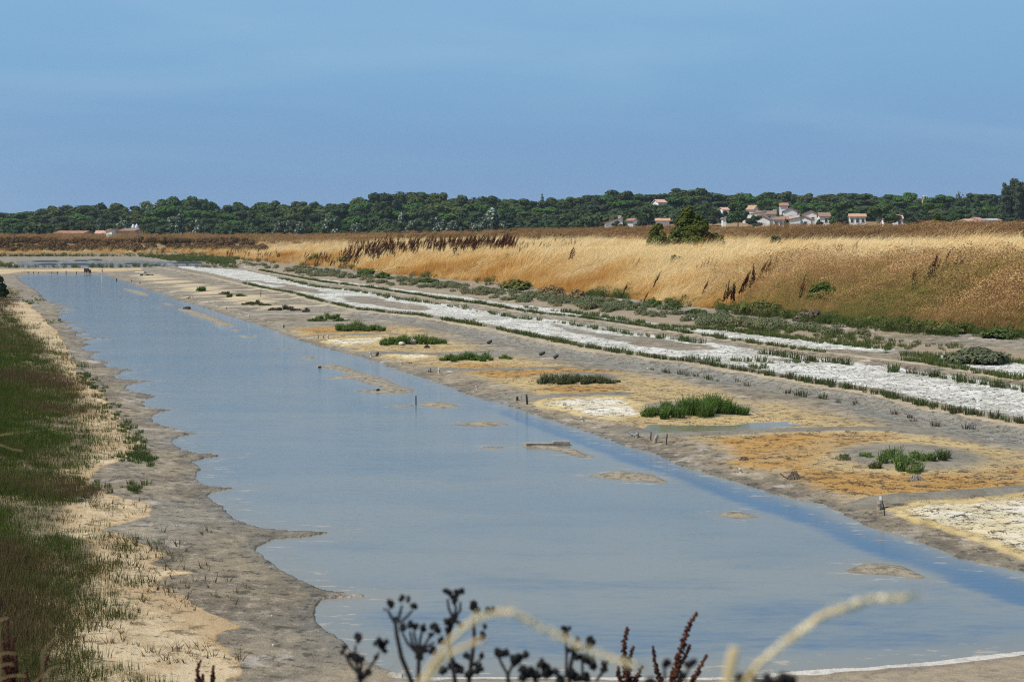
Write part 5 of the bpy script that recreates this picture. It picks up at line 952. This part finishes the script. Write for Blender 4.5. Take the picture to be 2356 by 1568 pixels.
# ------------------------------------------------------------------ stakes, posts, driftwood and shells
WOOD = simple('weathered_wood', (.33, .29, .24), (.2, .17, .14), .9, 14, .5); DARKW = simple('wet_dark_wood', (.06, .05, .042), (.035, .03, .026), .7, 14, .4); PALEW = simple('bleached_wood', (.56, .53, .47), (.42, .39, .34), .85, 14, .4)
def stake(u, v, hp, wp, label, m=WOOD, leanpx=0, cat='stake', name='stake', group='stakes along the muddy edge of the pond', knob=False):
    p = hit([(u, v)])[0]; s = 1 / ppm(p.y); hh, r, dx = hp * s, wp * s / 2, leanpx * s; b = MB(); pt = [(0, 0, -.1), (dx * .3, .01, hh * .35), (dx * .7, 0, hh * .72), (dx, .01, hh)]
    b.tube(pt, [r * 1.05, r, r * .97, r * .9], 9)
    t = tag(b.obj(name, m, None, p), label, cat, group); return t
stake(2023, 1172, 22, 11, 'thick pale cut post at the corner of the yellow white pan', leanpx=-1); stake(2026, 1168, 28, 8, 'narrower bleached post joined to the thick pale post', PALEW, 1); stake(2037, 1186, 36, 3, 'thin dark rod leaning by the thick pale post', DARKW, -8)
stake(1466, 1007, 13, 8, 'short stump upright before the puddle'); stake(1505, 1019, 19, 9, 'leaning cut stump at the corner of the puddle', leanpx=7); stake(1497, 1012, 19, 3, 'thin rod behind the leaning cut stump', DARKW, 1); stake(1533, 1022, 25, 3, 'thin rod on its own at the tip of the orange pan', DARKW, 2)
stake(1213, 930, 23, 5, 'tall dark split post at the third pan corner', DARKW, -2); stake(1190, 921, 9, 6, 'squat dark stump left of the tall split post', DARKW); stake(1199, 920, 12, 2, 'thin rod between squat stump and split post', WOOD); stake(1010, 858, 12, 6, 'pale stub post with a dark foot at the fourth pan corner', PALEW); stake(985, 857, 8, 5, 'short grey stub paired with the pale stub post'); stake(991, 856, 11, 2, 'thin rod standing between the two stub posts', DARKW)
stake(855, 821, 13, 5, 'white topped crooked stump at the fifth pan corner', PALEW, -4); stake(866, 819, 9, 7, 'dark bent stump beside the white topped stump', DARKW, 4); stake(754, 779, 9, 5, 'pale stub with a twin at the sixth pan corner', PALEW); stake(744, 778, 7, 4, 'smaller stub of the twin pair'); stake(732, 779, 9, 2, 'thin rod before the twin stubs', DARKW)
stake(650, 752, 7, 4, 'white stub on the mud below the flat topped clump', PALEW); stake(653, 754, 6, 3, 'dark stub against the white stub', DARKW); stake(573, 728, 6, 3.5, 'white stub beside the thin sand line', PALEW); stake(528, 712, 5.5, 3, 'white stub in a pair of far stakes', PALEW); stake(521, 710, 4, 2.5, 'dull stub in a pair of far stakes'); stake(480, 697, 5, 2.4, 'far white stub alone on grey mud', PALEW); stake(437, 686, 6, 2, 'far dark stub in a cluster of three', DARKW); stake(434, 687, 4, 2.4, 'lowest dark stub in a cluster of three', DARKW); stake(444, 687, 7, 1.4, 'thin far rod in a cluster of three', DARKW); stake(374, 664.5, 4, 1.4, 'thin pale far rod near the last islands', PALEW); stake(303, 647, 3, 2, 'farthest dark stub on the mud shore', DARKW); stake(322, 652, 2.4, 3, 'low dark lump on the far mud shore', DARKW); stake(600, 683, 11, 1.6, 'tall thin stick on the open mud far off', DARKW)
for u, v, lab in ((1706, 1087, 'bleached stub leaning at the edge of the orange pan'), (1342, 969, 'bleached stub leaning by the pale corner of the third pan'), (1098, 894, 'bleached stub leaning at the edge of the fourth pan'), (925, 838, 'bleached stub leaning at the edge of the fifth pan')): stake(u, v, 11 if u > 1300 else 7, 6 if u > 1300 else 4, lab, PALEW, -5 if u > 1300 else -3)
stake(957, 931, 22, 3, 'thin dark stick standing in the open water', DARKW, 0, group='sticks standing in the pond'); stake(268, 648, 8, 2.4, 'dark stick standing in water at the far end', DARKW, 0, group='sticks standing in the pond')
for i, (u, hp) in enumerate(((64.5, 4), (77, 4), (89, 3), (119, 3), (132, 4), (152, 6), (176, 4))): stake(u, 628.5, hp, 1.9, 'dark short post in the row across the far end of the pond', DARKW, 0, 'post', 'post', 'dark posts across the far end of the pond')
# pipes on the islands
for u, v, lab in ((734, 846, 'black pipe mouth at the tip of the branched mud islet'), (868, 899, 'black pipe mouth on the near spur of the branched mud islet')):
    p = hit([(u, v)])[0]; b = MB(); r = 2.5 / ppm(p.y)
    for k, rr_ in ((0, 1), (1, .72)):
        pass
    n = 14; ring = lambda rad, yy: [(rad * math.cos(6.283 * i / n), yy, r * .9 + rad * math.sin(6.283 * i / n)) for i in range(n)]
    v = ring(r, 0) + ring(r, .1) + ring(r * .75, .1) + ring(r * .75, 0); b.add(v, [(a * n + i, a * n + (i + 1) % n, (a + 1) % 4 * n + (i + 1) % n, (a + 1) % 4 * n + i) for a in range(4) for i in range(n)])
    o = tag(b.obj('drain_pipe', simple('black_pipe', (.02, .02, .02), (.03, .03, .03), .5, 5), None, p), lab, 'pipe', 'black drain pipes on the mud islet'); o.rotation_euler = (0, 0, -.25)
def board(u0, v0, u1, v1, thick, wide, label, m=DARKW, name='board', lift=.02):
    a, b_ = hit([(u0, v0), (u1, v1)]); d = b_ - a; L = d.length; b = MB(); b.box((0, 0, thick / 2), (L, wide, thick)); b.box((L * .3, 0, thick + .012), (L * .38, wide * .8, .024)); o = tag(b.obj(name, m, None, (a + b_) / 2 + Vector((0, 0, lift))), label, 'board', 'boards stranded in the pond'); o.rotation_euler = (0, .015, math.atan2(d.y, d.x)); return o
board(1210, 1025, 1311, 1023.5, .035, .14, 'grey broken board stranded on a mud islet', WOOD); board(547, 771.5, 597, 771, .05, .2, 'long dark board stranded in the middle of the pond'); board(579, 785, 634, 786, .02, .12, 'thin plank nearly awash beyond the dark board', WOOD, lift=0.0); board(427, 710.5, 433, 710, .07, .25, 'short black timber on the long mud bar', lift=.0)
for u, v, wp, lab in ((1126, 789, 10, 'short dark log on the grey flat behind the double clump'), (1279, 823, 9, 'short dark log on the grey flat past the small glasswort'), (1247, 816, 12, 'flat brown branch on the mud by the gap clump')):
    p = hit([(u, v + 2)])[0]; L = wp / ppm(p.y); b = MB(); b.tube([(-L / 2, 0, .03), (0, .02, .06), (L / 2, .05, .09)], [.045, .05, .04], 7); b.tube([(0, .02, .06), (.08, 0, .13)], [.02, .008], 5); tag(b.obj('driftwood_log', DARKW, None, p), lab, 'driftwood', 'driftwood on the mud flat')
def twigs(u, v, wp, hp, n, label, m, seed, sticks=True):
    p = hit([(u, v)])[0]; s = 1 / ppm(p.y); g = random.Random(seed); b = MB(); W2, H2 = wp * s / 2, hp * s
    for i in range(n):
        a = g.uniform(0, 6.28); q = g.uniform(.2, 1); x0, y0 = W2 * math.cos(a) * q, W2 * .6 * math.sin(a) * q; x1, y1 = -x0 * g.uniform(.2, .9) + g.gauss(0, W2 * .3), -y0 * g.uniform(.2, .9); b.tube([(x0, y0, 0), ((x0 + x1) / 2, (y0 + y1) / 2, H2 * g.uniform(.6, 1.1)), (x1, y1, g.uniform(0, H2 * .3))], [.006, .005, .003], 4)
    if sticks: b.tube([(-W2 * 1.9, 0, H2 * .8), (-W2 * 1.3, 0, H2 * .3), (-W2 * .8, 0, .01)], [.008, .012, .012], 5); b.tube([(W2 * .7, 0, .02), (W2 * 1.6, 0, H2 * .7)], [.008, .005], 5)
    tag(b.obj('twig_heap', m, None, p), label, 'driftwood', 'twig heaps on the drying pans')
TW = simple('dry_twig', (.2, .15, .11), (.12, .09, .065), .9, 30)
twigs(1828, 1101, 36, 17, 120, 'tangled brown twig heap with a long stick in the orange pan', TW, 1); twigs(2106, 1104, 38, 12, 90, 'low grey twig heap below the loose glasswort clump', WOOD, 2, False); twigs(1712, 1058, 30, 8, 40, 'thin scatter of brown twigs in the orange pan', TW, 3, False); twigs(982, 800, 18, 7, 60, 'dark twig heap before the double clump', DARKW, 4, False); twigs(1298, 932, 15, 7, 40, 'small tan weed tuft in the pale third pan', PALEW, 5, False); twigs(182, 1152, 40, 9, 40, 'grey driftwood tangle on the sandy bank', WOOD, 6); twigs(944, 836, 14, 3, 30, 'flat twig scatter near the fifth pan', TW, 7, False)
SHELL = simple('white_shell', (.8, .79, .75), (.7, .69, .66), .6, 20)
for u, v, s, lab in ((418, 681, 2.2, 'white shell on the mud opposite the last islands'), (457, 692, 2.4, 'white shell by the far white stub'), (498, 705, 3.4, 'biggest white shell on the far mud shore'), (552, 721, 2.4, 'white shell between far stakes and the white stub'), (617, 741, 3, 'white shell on the mud before the flat topped clump'), (415, 679, 2, 'flat white fragment by the shell opposite the last islands'), (1490, 848, 4, 'white stone on the bare gap of the lower dyke'), (633, 858 if False else 752, 2, 'white crumb close to the twin stubs of white'), (625, 2462 / 1.7385, 4, 'white shell on the grey mud of the near shore'), (628, 2580 / 1.7385, 5, 'white fragment low on the sandy bank')):
    p = hit([(u, v)])[0]; b = MB(); r = s / ppm(p.y) * .6; b.blob((0, 0, r * .3), (r, r * .8, r * .5), jit=.15, sub=1); tag(b.obj('shell', SHELL, None, p), lab, 'shell', 'white shells on the mud')
# small sluice at the far end and a white notice post
p = hit([(201, 627)])[0]; t = empty('sluice_gate', p, label='dark wooden sluice gate at the far end of the pond', cat='sluice'); s = 1 / ppm(p.y)
for k in range(3): b = MB(); b.box((0, -.12 * k, .1 + .11 * k), (14 * s - .05 * k, .1, .1)); b.obj('plank', DARKW, t)
for dx, hp in ((-7, 7), (-3, 4), (4, 5), (7, 7)): b = MB(); b.tube([(dx * s, 0, -.1), (dx * s + .05, 0, hp * s)], .05, 6); b.obj('post', DARKW, t)
p = hit([(30, 616)])[0]; t = empty('notice_post', p, label='small white notice on posts beside the far pans', cat='sign'); s = 1 / ppm(p.y)
for dx in (-1.6, 1.6): b = MB(); b.tube([(dx * s, 0, -.1), (dx * s, 0, 9 * s)], .04, 6); b.obj('post', PALEW, t)
b = MB(); b.box((0, -.05, 7 * s), (4.6 * s, .03, 4 * s)); b.obj('panel', SHELL, t)
p = hit([(234, 627)])[0]; b = MB(); b.tube([(0, 0, -.1), (.03, 0, .3)], .08, 7); tag(b.obj('stake', PALEW, None, p), 'bleached post at the far corner of the pond shore', 'stake', 'stakes along the muddy edge of the pond')
board(314, 627.8, 334, 628.3, .1, .3, 'white plank lying by the farthest tufts', PALEW, lift=.03)

# ------------------------------------------------------------------ foreground plants, close to the lens
BLK = simple('dead_umbel', (.014, .011, .009), (.006, .005, .004), .9, 60); BLKS = simple('dead_stalk', (.045, .033, .024), (.02, .015, .011), .85, 60); STRAW = simple('straw', (.68, .52, .27), (.52, .37, .16), .7, 40); STRAWS = simple('straw_husk', (.74, .64, .42), (.6, .46, .25), .8, 60)
za = lambda q: (q[0] * .14894 + 747.8, q[1] * .14894 + 1334.5); zb = lambda q: (q[0] * .3662 + 690.3, q[1] * .3662 + 1294.2); zc = lambda q: (q[0] * .24414 + 1092.9, q[1] * .24414 + 1380.5); zd = lambda q: (q[0] * .24414, q[1] * .24414 + 1323); ze = lambda q: (q[0] * .3897 + 1438, q[1] * .3897 + 1294.2)
def pts3(f_, P, y, dy=0.0):
    return [at(*f_(q), y + dy * i) for i, q in enumerate(P)]
def root(P):
    q = P[0]; gz = float(zat(q.x, q.y)[0]); return [Vector((q.x * .98, q.y, gz - .02)), Vector((q.x, q.y, (gz + q.z) * .55))] + P if q.z > gz + .05 else P
def umbel_plant(y, f_, stem, rays, heads, label):
    """stem polyline, rays (polyline each), seed heads (centre, radius in units of the trace)"""
    P = root(pts3(f_, stem, y)); o = P[0]; t = empty('dead_umbel_plant', o, label=label, cat='plant', group='dead black umbels close to the lens'); g = random.Random(int(o.x * 1e4)); px = abs(f_((1, 0))[0] - f_((0, 0))[0])
    b = MB(); k = len(P); b.tube([p - o for p in P], [.0052 - .002 * i / k for i in range(k)], 6); b.obj('stem', BLKS, t)
    for r in rays:
        b = MB(); R_ = pts3(f_, r, y); b.tube([p - o for p in R_], [.0026] * (len(R_) - 1) + [.0019], 5); b.obj('ray', BLKS, t)
    for hx, hy, hr in heads:
        c = at(*f_((hx, hy)), y) - o; rad = 1.3 * hr * px / ppm(y); b = MB()
        for i in range(9): d = Vector((g.gauss(0, 1), g.gauss(0, 1), g.gauss(.3, .8))).normalized() * rad * .62; b.blob(c + d, (rad * .46, rad * .46, rad * .6), jit=.25, sub=1, seed=g); b.tube([c - Vector((0, 0, rad * .8)), c + d], .0007, 4)
        b.obj('seed_head', BLK, t)
    return t
umbel_plant(2.3, za, [(1340, 1568), (1180, 1180), (1110, 850), (1090, 680)], [[(1090, 680), (1010, 540), (960, 440)], [(1120, 660), (1160, 500), (1190, 380)], [(1160, 650), (1260, 560), (1350, 460)]], [(1005, 360, 55), (1180, 275, 50), (1285, 290, 40), (1370, 395, 50), (920, 445, 18), (1090, 590, 30)], 'tall black umbel with three separate heads, nearest the mud shore')
umbel_plant(2.36, za, [(1440, 1568), (1445, 1350), (1450, 1150)], [[(1440, 1150), (1270, 960), (1190, 800)], [(1445, 1140), (1340, 960), (1310, 780)], [(1450, 1130), (1390, 900), (1370, 780)], [(1460, 1120), (1470, 900), (1500, 790)], [(1470, 1110), (1560, 960), (1640, 840)], [(1480, 1110), (1600, 1000), (1690, 950)], [(1490, 1120), (1590, 1080), (1650, 1080)]], [(1210, 730, 55), (1320, 690, 55), (1410, 720, 45), (1530, 740, 55), (1690, 720, 60), (1740, 780, 45), (1640, 840, 40), (1790, 930, 55), (1660, 1080, 55), (1520, 1060, 50), (1460, 1190, 60)], 'wide black umbel opening like a fan of curved rays')
umbel_plant(2.42, za, [(2010, 1568), (1960, 1200), (1890, 900), (1950, 700), (1990, 590)], [[(1980, 590), (1910, 430), (1890, 280)], [(1990, 580), (2020, 450), (2010, 330)], [(2000, 590), (2090, 460), (2090, 330)], [(1990, 640), (2070, 640), (2090, 680)]], [(1860, 165, 36), (1930, 200, 50), (2020, 195, 50), (2110, 170, 45), (1990, 290, 60), (1905, 650, 65), (2095, 690, 40), (1890, 780, 50), (2000, 560, 45)], 'highest black umbel with a square crown of heads')
umbel_plant(2.25, za, [(545, 1568), (540, 1480), (500, 1350)], [[(520, 1450), (400, 1300), (300, 1130)], [(500, 1350), (460, 1180), (470, 1000)], [(540, 1480), (560, 1320), (570, 1240)], [(720, 1290), (800, 1200), (830, 1100)], [(560, 1480), (660, 1390), (720, 1290)]], [(520, 900, 70), (300, 1040, 42), (270, 1110, 36), (400, 1160, 50), (470, 1190, 60), (555, 1230, 55), (820, 960, 65), (890, 1000, 55), (945, 950, 36), (920, 1080, 45), (790, 1170, 36), (660, 1420, 55), (560, 1480, 60)], 'low black umbel at the water edge corner with a drooping cluster')
umbel_plant(2.5, zb, [(1060, 748), (1080, 600), (1095, 480), (1090, 340)], [[(1085, 480), (1140, 470)], [(1085, 620), (1040, 590)], [(1085, 640), (1140, 600)], [(1090, 350), (1130, 330), (1180, 310)]], [(1090, 265, 22), (1112, 300, 22), (1080, 280, 16), (1180, 300, 20), (1210, 290, 16), (1150, 455, 22), (1160, 400, 14), (1045, 580, 18), (1140, 582, 16), (1110, 670, 26), (1060, 690, 26), (1005, 670, 24), (900, 680, 26), (960, 640, 26), (1130, 660, 24)], 'black umbel rising behind the arched straw')
umbel_plant(2.3, zb, [(1310, 748), (1305, 700)], [[(1305, 700), (1265, 630), (1245, 580)], [(1310, 700), (1330, 650), (1340, 620)], [(1335, 650), (1380, 620), (1400, 590)]], [(1235, 555, 20), (1262, 570, 24), (1295, 568, 22), (1350, 600, 26), (1375, 590, 20), (1412, 578, 24), (1340, 620, 18)], 'small forked black umbel in front of the middle water')
umbel_plant(2.2, zb, [(1490, 760), (1470, 720)], [[(1490, 730), (1420, 700)], [(1500, 730), (1540, 660)], [(1540, 720), (1590, 690)]], [(1400, 670, 26), (1440, 690, 30), (1480, 695, 24), (1520, 635, 28), (1545, 665, 30), (1560, 700, 28), (1605, 685, 22), (1400, 730, 28), (1640, 735, 26)], 'lowest dark umbel cluster along the picture bottom')
umbel_plant(2.45, zb, [(1690, 760), (1700, 640), (1720, 560)], [[(1670, 720), (1675, 580), (1665, 450)], [(1720, 560), (1780, 530), (1815, 500)], [(1770, 740), (1775, 660), (1770, 610)], [(1860, 740), (1890, 700), (1910, 670)], [(1720, 590), (1760, 600), (1800, 600)]], [(1660, 412, 18), (1685, 415, 18), (1670, 440, 20), (1820, 480, 20), (1832, 500, 24), (1815, 505, 20), (1720, 545, 22), (1745, 590, 24), (1790, 600, 26), (1830, 620, 28), (1840, 650, 22), (1912, 640, 24), (1910, 670, 22), (1700, 690, 26), (1740, 720, 26), (1800, 720, 28), (1690, 550, 16), (1745, 480, 14)], 'branching black umbel under the tail of the arched straw')
umbel_plant(1.9, ze, [(300, 740), (290, 700)], [[(235, 690), (232, 600)], [(350, 690), (380, 610)]], [(248, 595, 24), (372, 605, 22), (405, 590, 20), (340, 660, 22)], 'blurred grey umbel heads between the dock spikes')
umbel_plant(1.5, ze, [(880, 740), (860, 715)], [[(860, 710), (760, 690), (745, 670)]], [(745, 665, 28), (690, 690, 34), (850, 705, 40), (930, 700, 44), (980, 705, 34), (150, 705, 30)], 'blurred dark seed heads lying on the bottom edge below the straw stub')
def dock_close(y, f_, spikes, label):
    """spikes: list of (polyline, thickness)"""
    P0 = root(pts3(f_, spikes[0][0], y)); o = P0[0]; t = empty('dock_plant', o, label=label, cat='plant', group='dark red dock spikes near the lens'); rr = random.Random(len(label) * 7 + int(o.x * 100)); px = abs(f_((1, 0))[0] - f_((0, 0))[0])
    for i, (L, th) in enumerate(spikes):
        P = pts3(f_, L, y); b = MB(); Q_ = [p - o for p in (root(P) if i == 0 else P)]; b.tube(Q_, .004, 5); b.obj('stem', DSTEM, t); b = MB(); r = th * px / ppm(y) * 1.25; dock_seeds(b, [p - o for p in P], r, r * .55, rr, 5)
        me = b.mesh('seed_head', DOCKO); n = len(me.polygons); a = me.attributes.new('shade', 'FLOAT', 'FACE'); a.data.foreach_set('value', np.repeat(rng.uniform(0, 1, n // 8 + 1), 8)[:n].astype(np.float32)); link('seed_head', me, t)
dock_close(4.1, zc, [([(1440, 768), (1410, 600), (1400, 420), (1435, 245)], 34), ([(1440, 600), (1465, 520), (1495, 425)], 26), ([(1375, 768), (1352, 690), (1350, 615)], 26), ([(1500, 768), (1540, 690), (1580, 610)], 30), ([(1430, 760), (1460, 690), (1440, 620)], 42)], 'dark red dock with one main spike, right of the tail of the arched straw')
dock_close(4.3, zc, [([(1755, 768), (1700, 610), (1675, 425)], 24)], 'slim single dock spike between the two bigger docks')
dock_close(4.0, zc, [([(1870, 768), (1900, 590), (1960, 390), (2020, 230), (2090, 105)], 34), ([(1940, 600), (1990, 510), (2025, 410)], 24), ([(2040, 768), (2110, 650), (2185, 505)], 28), ([(1880, 740), (1900, 680), (1930, 600)], 44)], 'tallest dark red dock with a long leaning spike')
dock_close(4.2, zd, [([(70, 1010), (75, 720), (70, 400)], 22), ([(60, 1000), (35, 800), (30, 620)], 26), ([(90, 1000), (110, 760), (125, 570)], 26), ([(110, 1000), (150, 880), (140, 740)], 30)], 'thick dark dock in the bottom corner on the turf side')
dock_close(4.3, zd, [([(360, 1010), (410, 870), (455, 740)], 26)], 'short dark dock leaning away from the corner dock'); dock_close(4.3, zd, [([(265, 1010), (250, 950), (238, 900)], 18)], 'stubby dark dock by the corner dock')
dock_close(4.4, zd, [([(1862, 1010), (1860, 880), (1895, 795)], 22), ([(1905, 1010), (1910, 925)], 20)], 'hooked dark dock over the edge of the sand'); dock_close(4.4, zd, [([(2000, 1010), (2005, 900), (2015, 845)], 20)], 'straight dark dock over the grey mud')
dock_close(3.6, ze, [([(840, 760), (815, 700), (800, 665)], 12)], 'tiny dark dock tip over the near shore strip') if False else None
STRAWD = simple('aged_straw', (.42, .3, .13), (.3, .21, .09), .8, 40)
def straw(y, f_, P, w0, w1, label, head=True, dy=0.0):
    L = pts3(f_, P, y, dy); L2 = []
    for i in range(len(L) - 1):
        for k in range(5):
            t_ = k / 5; a, b_, c, d = L[max(i - 1, 0)], L[i], L[i + 1], L[min(i + 2, len(L) - 1)]; L2.append(.5 * ((2 * b_) + (c - a) * t_ + (2 * a - 5 * b_ + 4 * c - d) * t_ ** 2 + (3 * b_ - a - 3 * c + d) * t_ ** 3))
    L2.append(L[-1]); R0 = root(L2); o = R0[0]; t = empty('grass_straw', o, label=label, cat='plant', group='dry straws close to the lens'); n = len(R0); ra = [(w0 + (w1 - w0) * max(0, i - 2) / n) / 2 for i in range(n)]
    b = MB(); b.tube([p - o for p in R0], ra, 6); b.obj('stem', STRAW if w0 > .002 else STRAWD, t)
    if head:
        b = MB(); g = random.Random(n); m = len(L2)
        for i in range(int(m * .3), m):
            for k in range(3): d = Vector((g.gauss(0, 1), g.gauss(0, 1), g.gauss(0, 1))).normalized(); p = L2[i] - o; nx = (L2[min(i + 1, m - 1)] - L2[max(i - 1, 0)]).normalized(); b.blob(p + d * w0 * .42, (w0 * .4, w0 * .4, w0 * .4), jit=.5, sub=1, seed=g); b.tube([p, p + d * w0 * .9 + nx * w0 * 3], .0004, 3)
        b.obj('seed_head', STRAWS, t)
straw(.95, zb, [(740, 790), (850, 610), (960, 475), (1100, 365), (1290, 310), (1450, 370), (1650, 470), (1850, 560), (2080, 640)], .004, .0026, 'thick blurred straw arching over the black umbels')
straw(.95, zb, [(765, 790), (890, 610), (1010, 535), (1150, 480)], .005, .003, 'blurred shorter straw under the arch', False)
straw(.9, ze, [(690, 740), (780, 610), (850, 545), (1000, 430), (1150, 320), (1300, 265), (1450, 225), (1650, 205)], .0042, .0024, 'thick blurred straw sweeping up over the open water'); straw(.9, ze, [(605, 720), (625, 600), (648, 500)], .007, .006, 'blurred upright straw stub', False)
for P, f_, y, lab in (([(490, 760), (600, 620), (680, 540)], zb, 3.2, 'thin straw crossing the tall umbel stem'), ([(520, 725), (690, 645)], zb, 3.3, 'thin straw lying low across the tall umbel stem'), ([(230, 760), (390, 530)], zb, 3.2, 'thin straw behind the low black umbel'), ([(1060, 700), (1150, 530), (1215, 430), (1245, 435)], zb, 3.0, 'thin hooked straw under the arch'), ([(300, 748), (320, 660)], zb, 3.2, 'short thin straw at the foot of the low black umbel'), ([(395, 1010), (470, 885), (575, 850)], zd, 2.6, 'bent straw near the corner dock'), ([(1085, 1010), (1150, 935), (1225, 868)], zd, 2.4, 'straight pale straw over the sandy turf'), ([(985, 1010), (1050, 940), (1115, 925)], zd, 2.6, 'hooked straw beside the straight pale straw'), ([(700, 1010), (730, 860)], zd, 2.6, 'upright thin straw on the turf side'), ([(-20, 760), (60, 728), (150, 742)], zd, 2.2, 'drooping straw over the corner dock'), ([(-10, 860), (60, 835), (130, 838)], zd, 2.2, 'lower drooping straw over the corner dock'), ([(-10, 980), (100, 945), (240, 945)], zd, 2.2, 'lowest drooping straw in the corner'), ([(400, 720), (490, 620), (575, 555)], zd, 2.0, 'blurred straw above the leaning dock'), ([(320, 1010), (380, 960), (470, 880)], zd, 2.3, 'straw crossing the leaning dock'), ([(1380, 1010), (1440, 965), (1500, 940)], zd, 2.3, 'blurred straw at the bottom edge of the sand'), ([(500, 1010), (590, 960), (650, 930)], zd, 2.2, 'pale straw low between the docks'), ([(-10, 420), (70, 400)], zd, 2.2, 'short straw tip at the picture edge')):
    straw(y, f_, P, .0015, .0009, lab, False)
straw(3.4, lambda q: (q[0] * .3765, q[1] * .3765 + 977.8), [(-60, 90), (0, 62), (75, 50)], .0019, .001, 'yellow straw reaching in at the turf side, upper', False); straw(3.4, lambda q: (q[0] * .3765, q[1] * .3765 + 977.8), [(-60, 118), (0, 120), (70, 145), (140, 156)], .0019, .001, 'yellow straw reaching in at the turf side, lower', False)
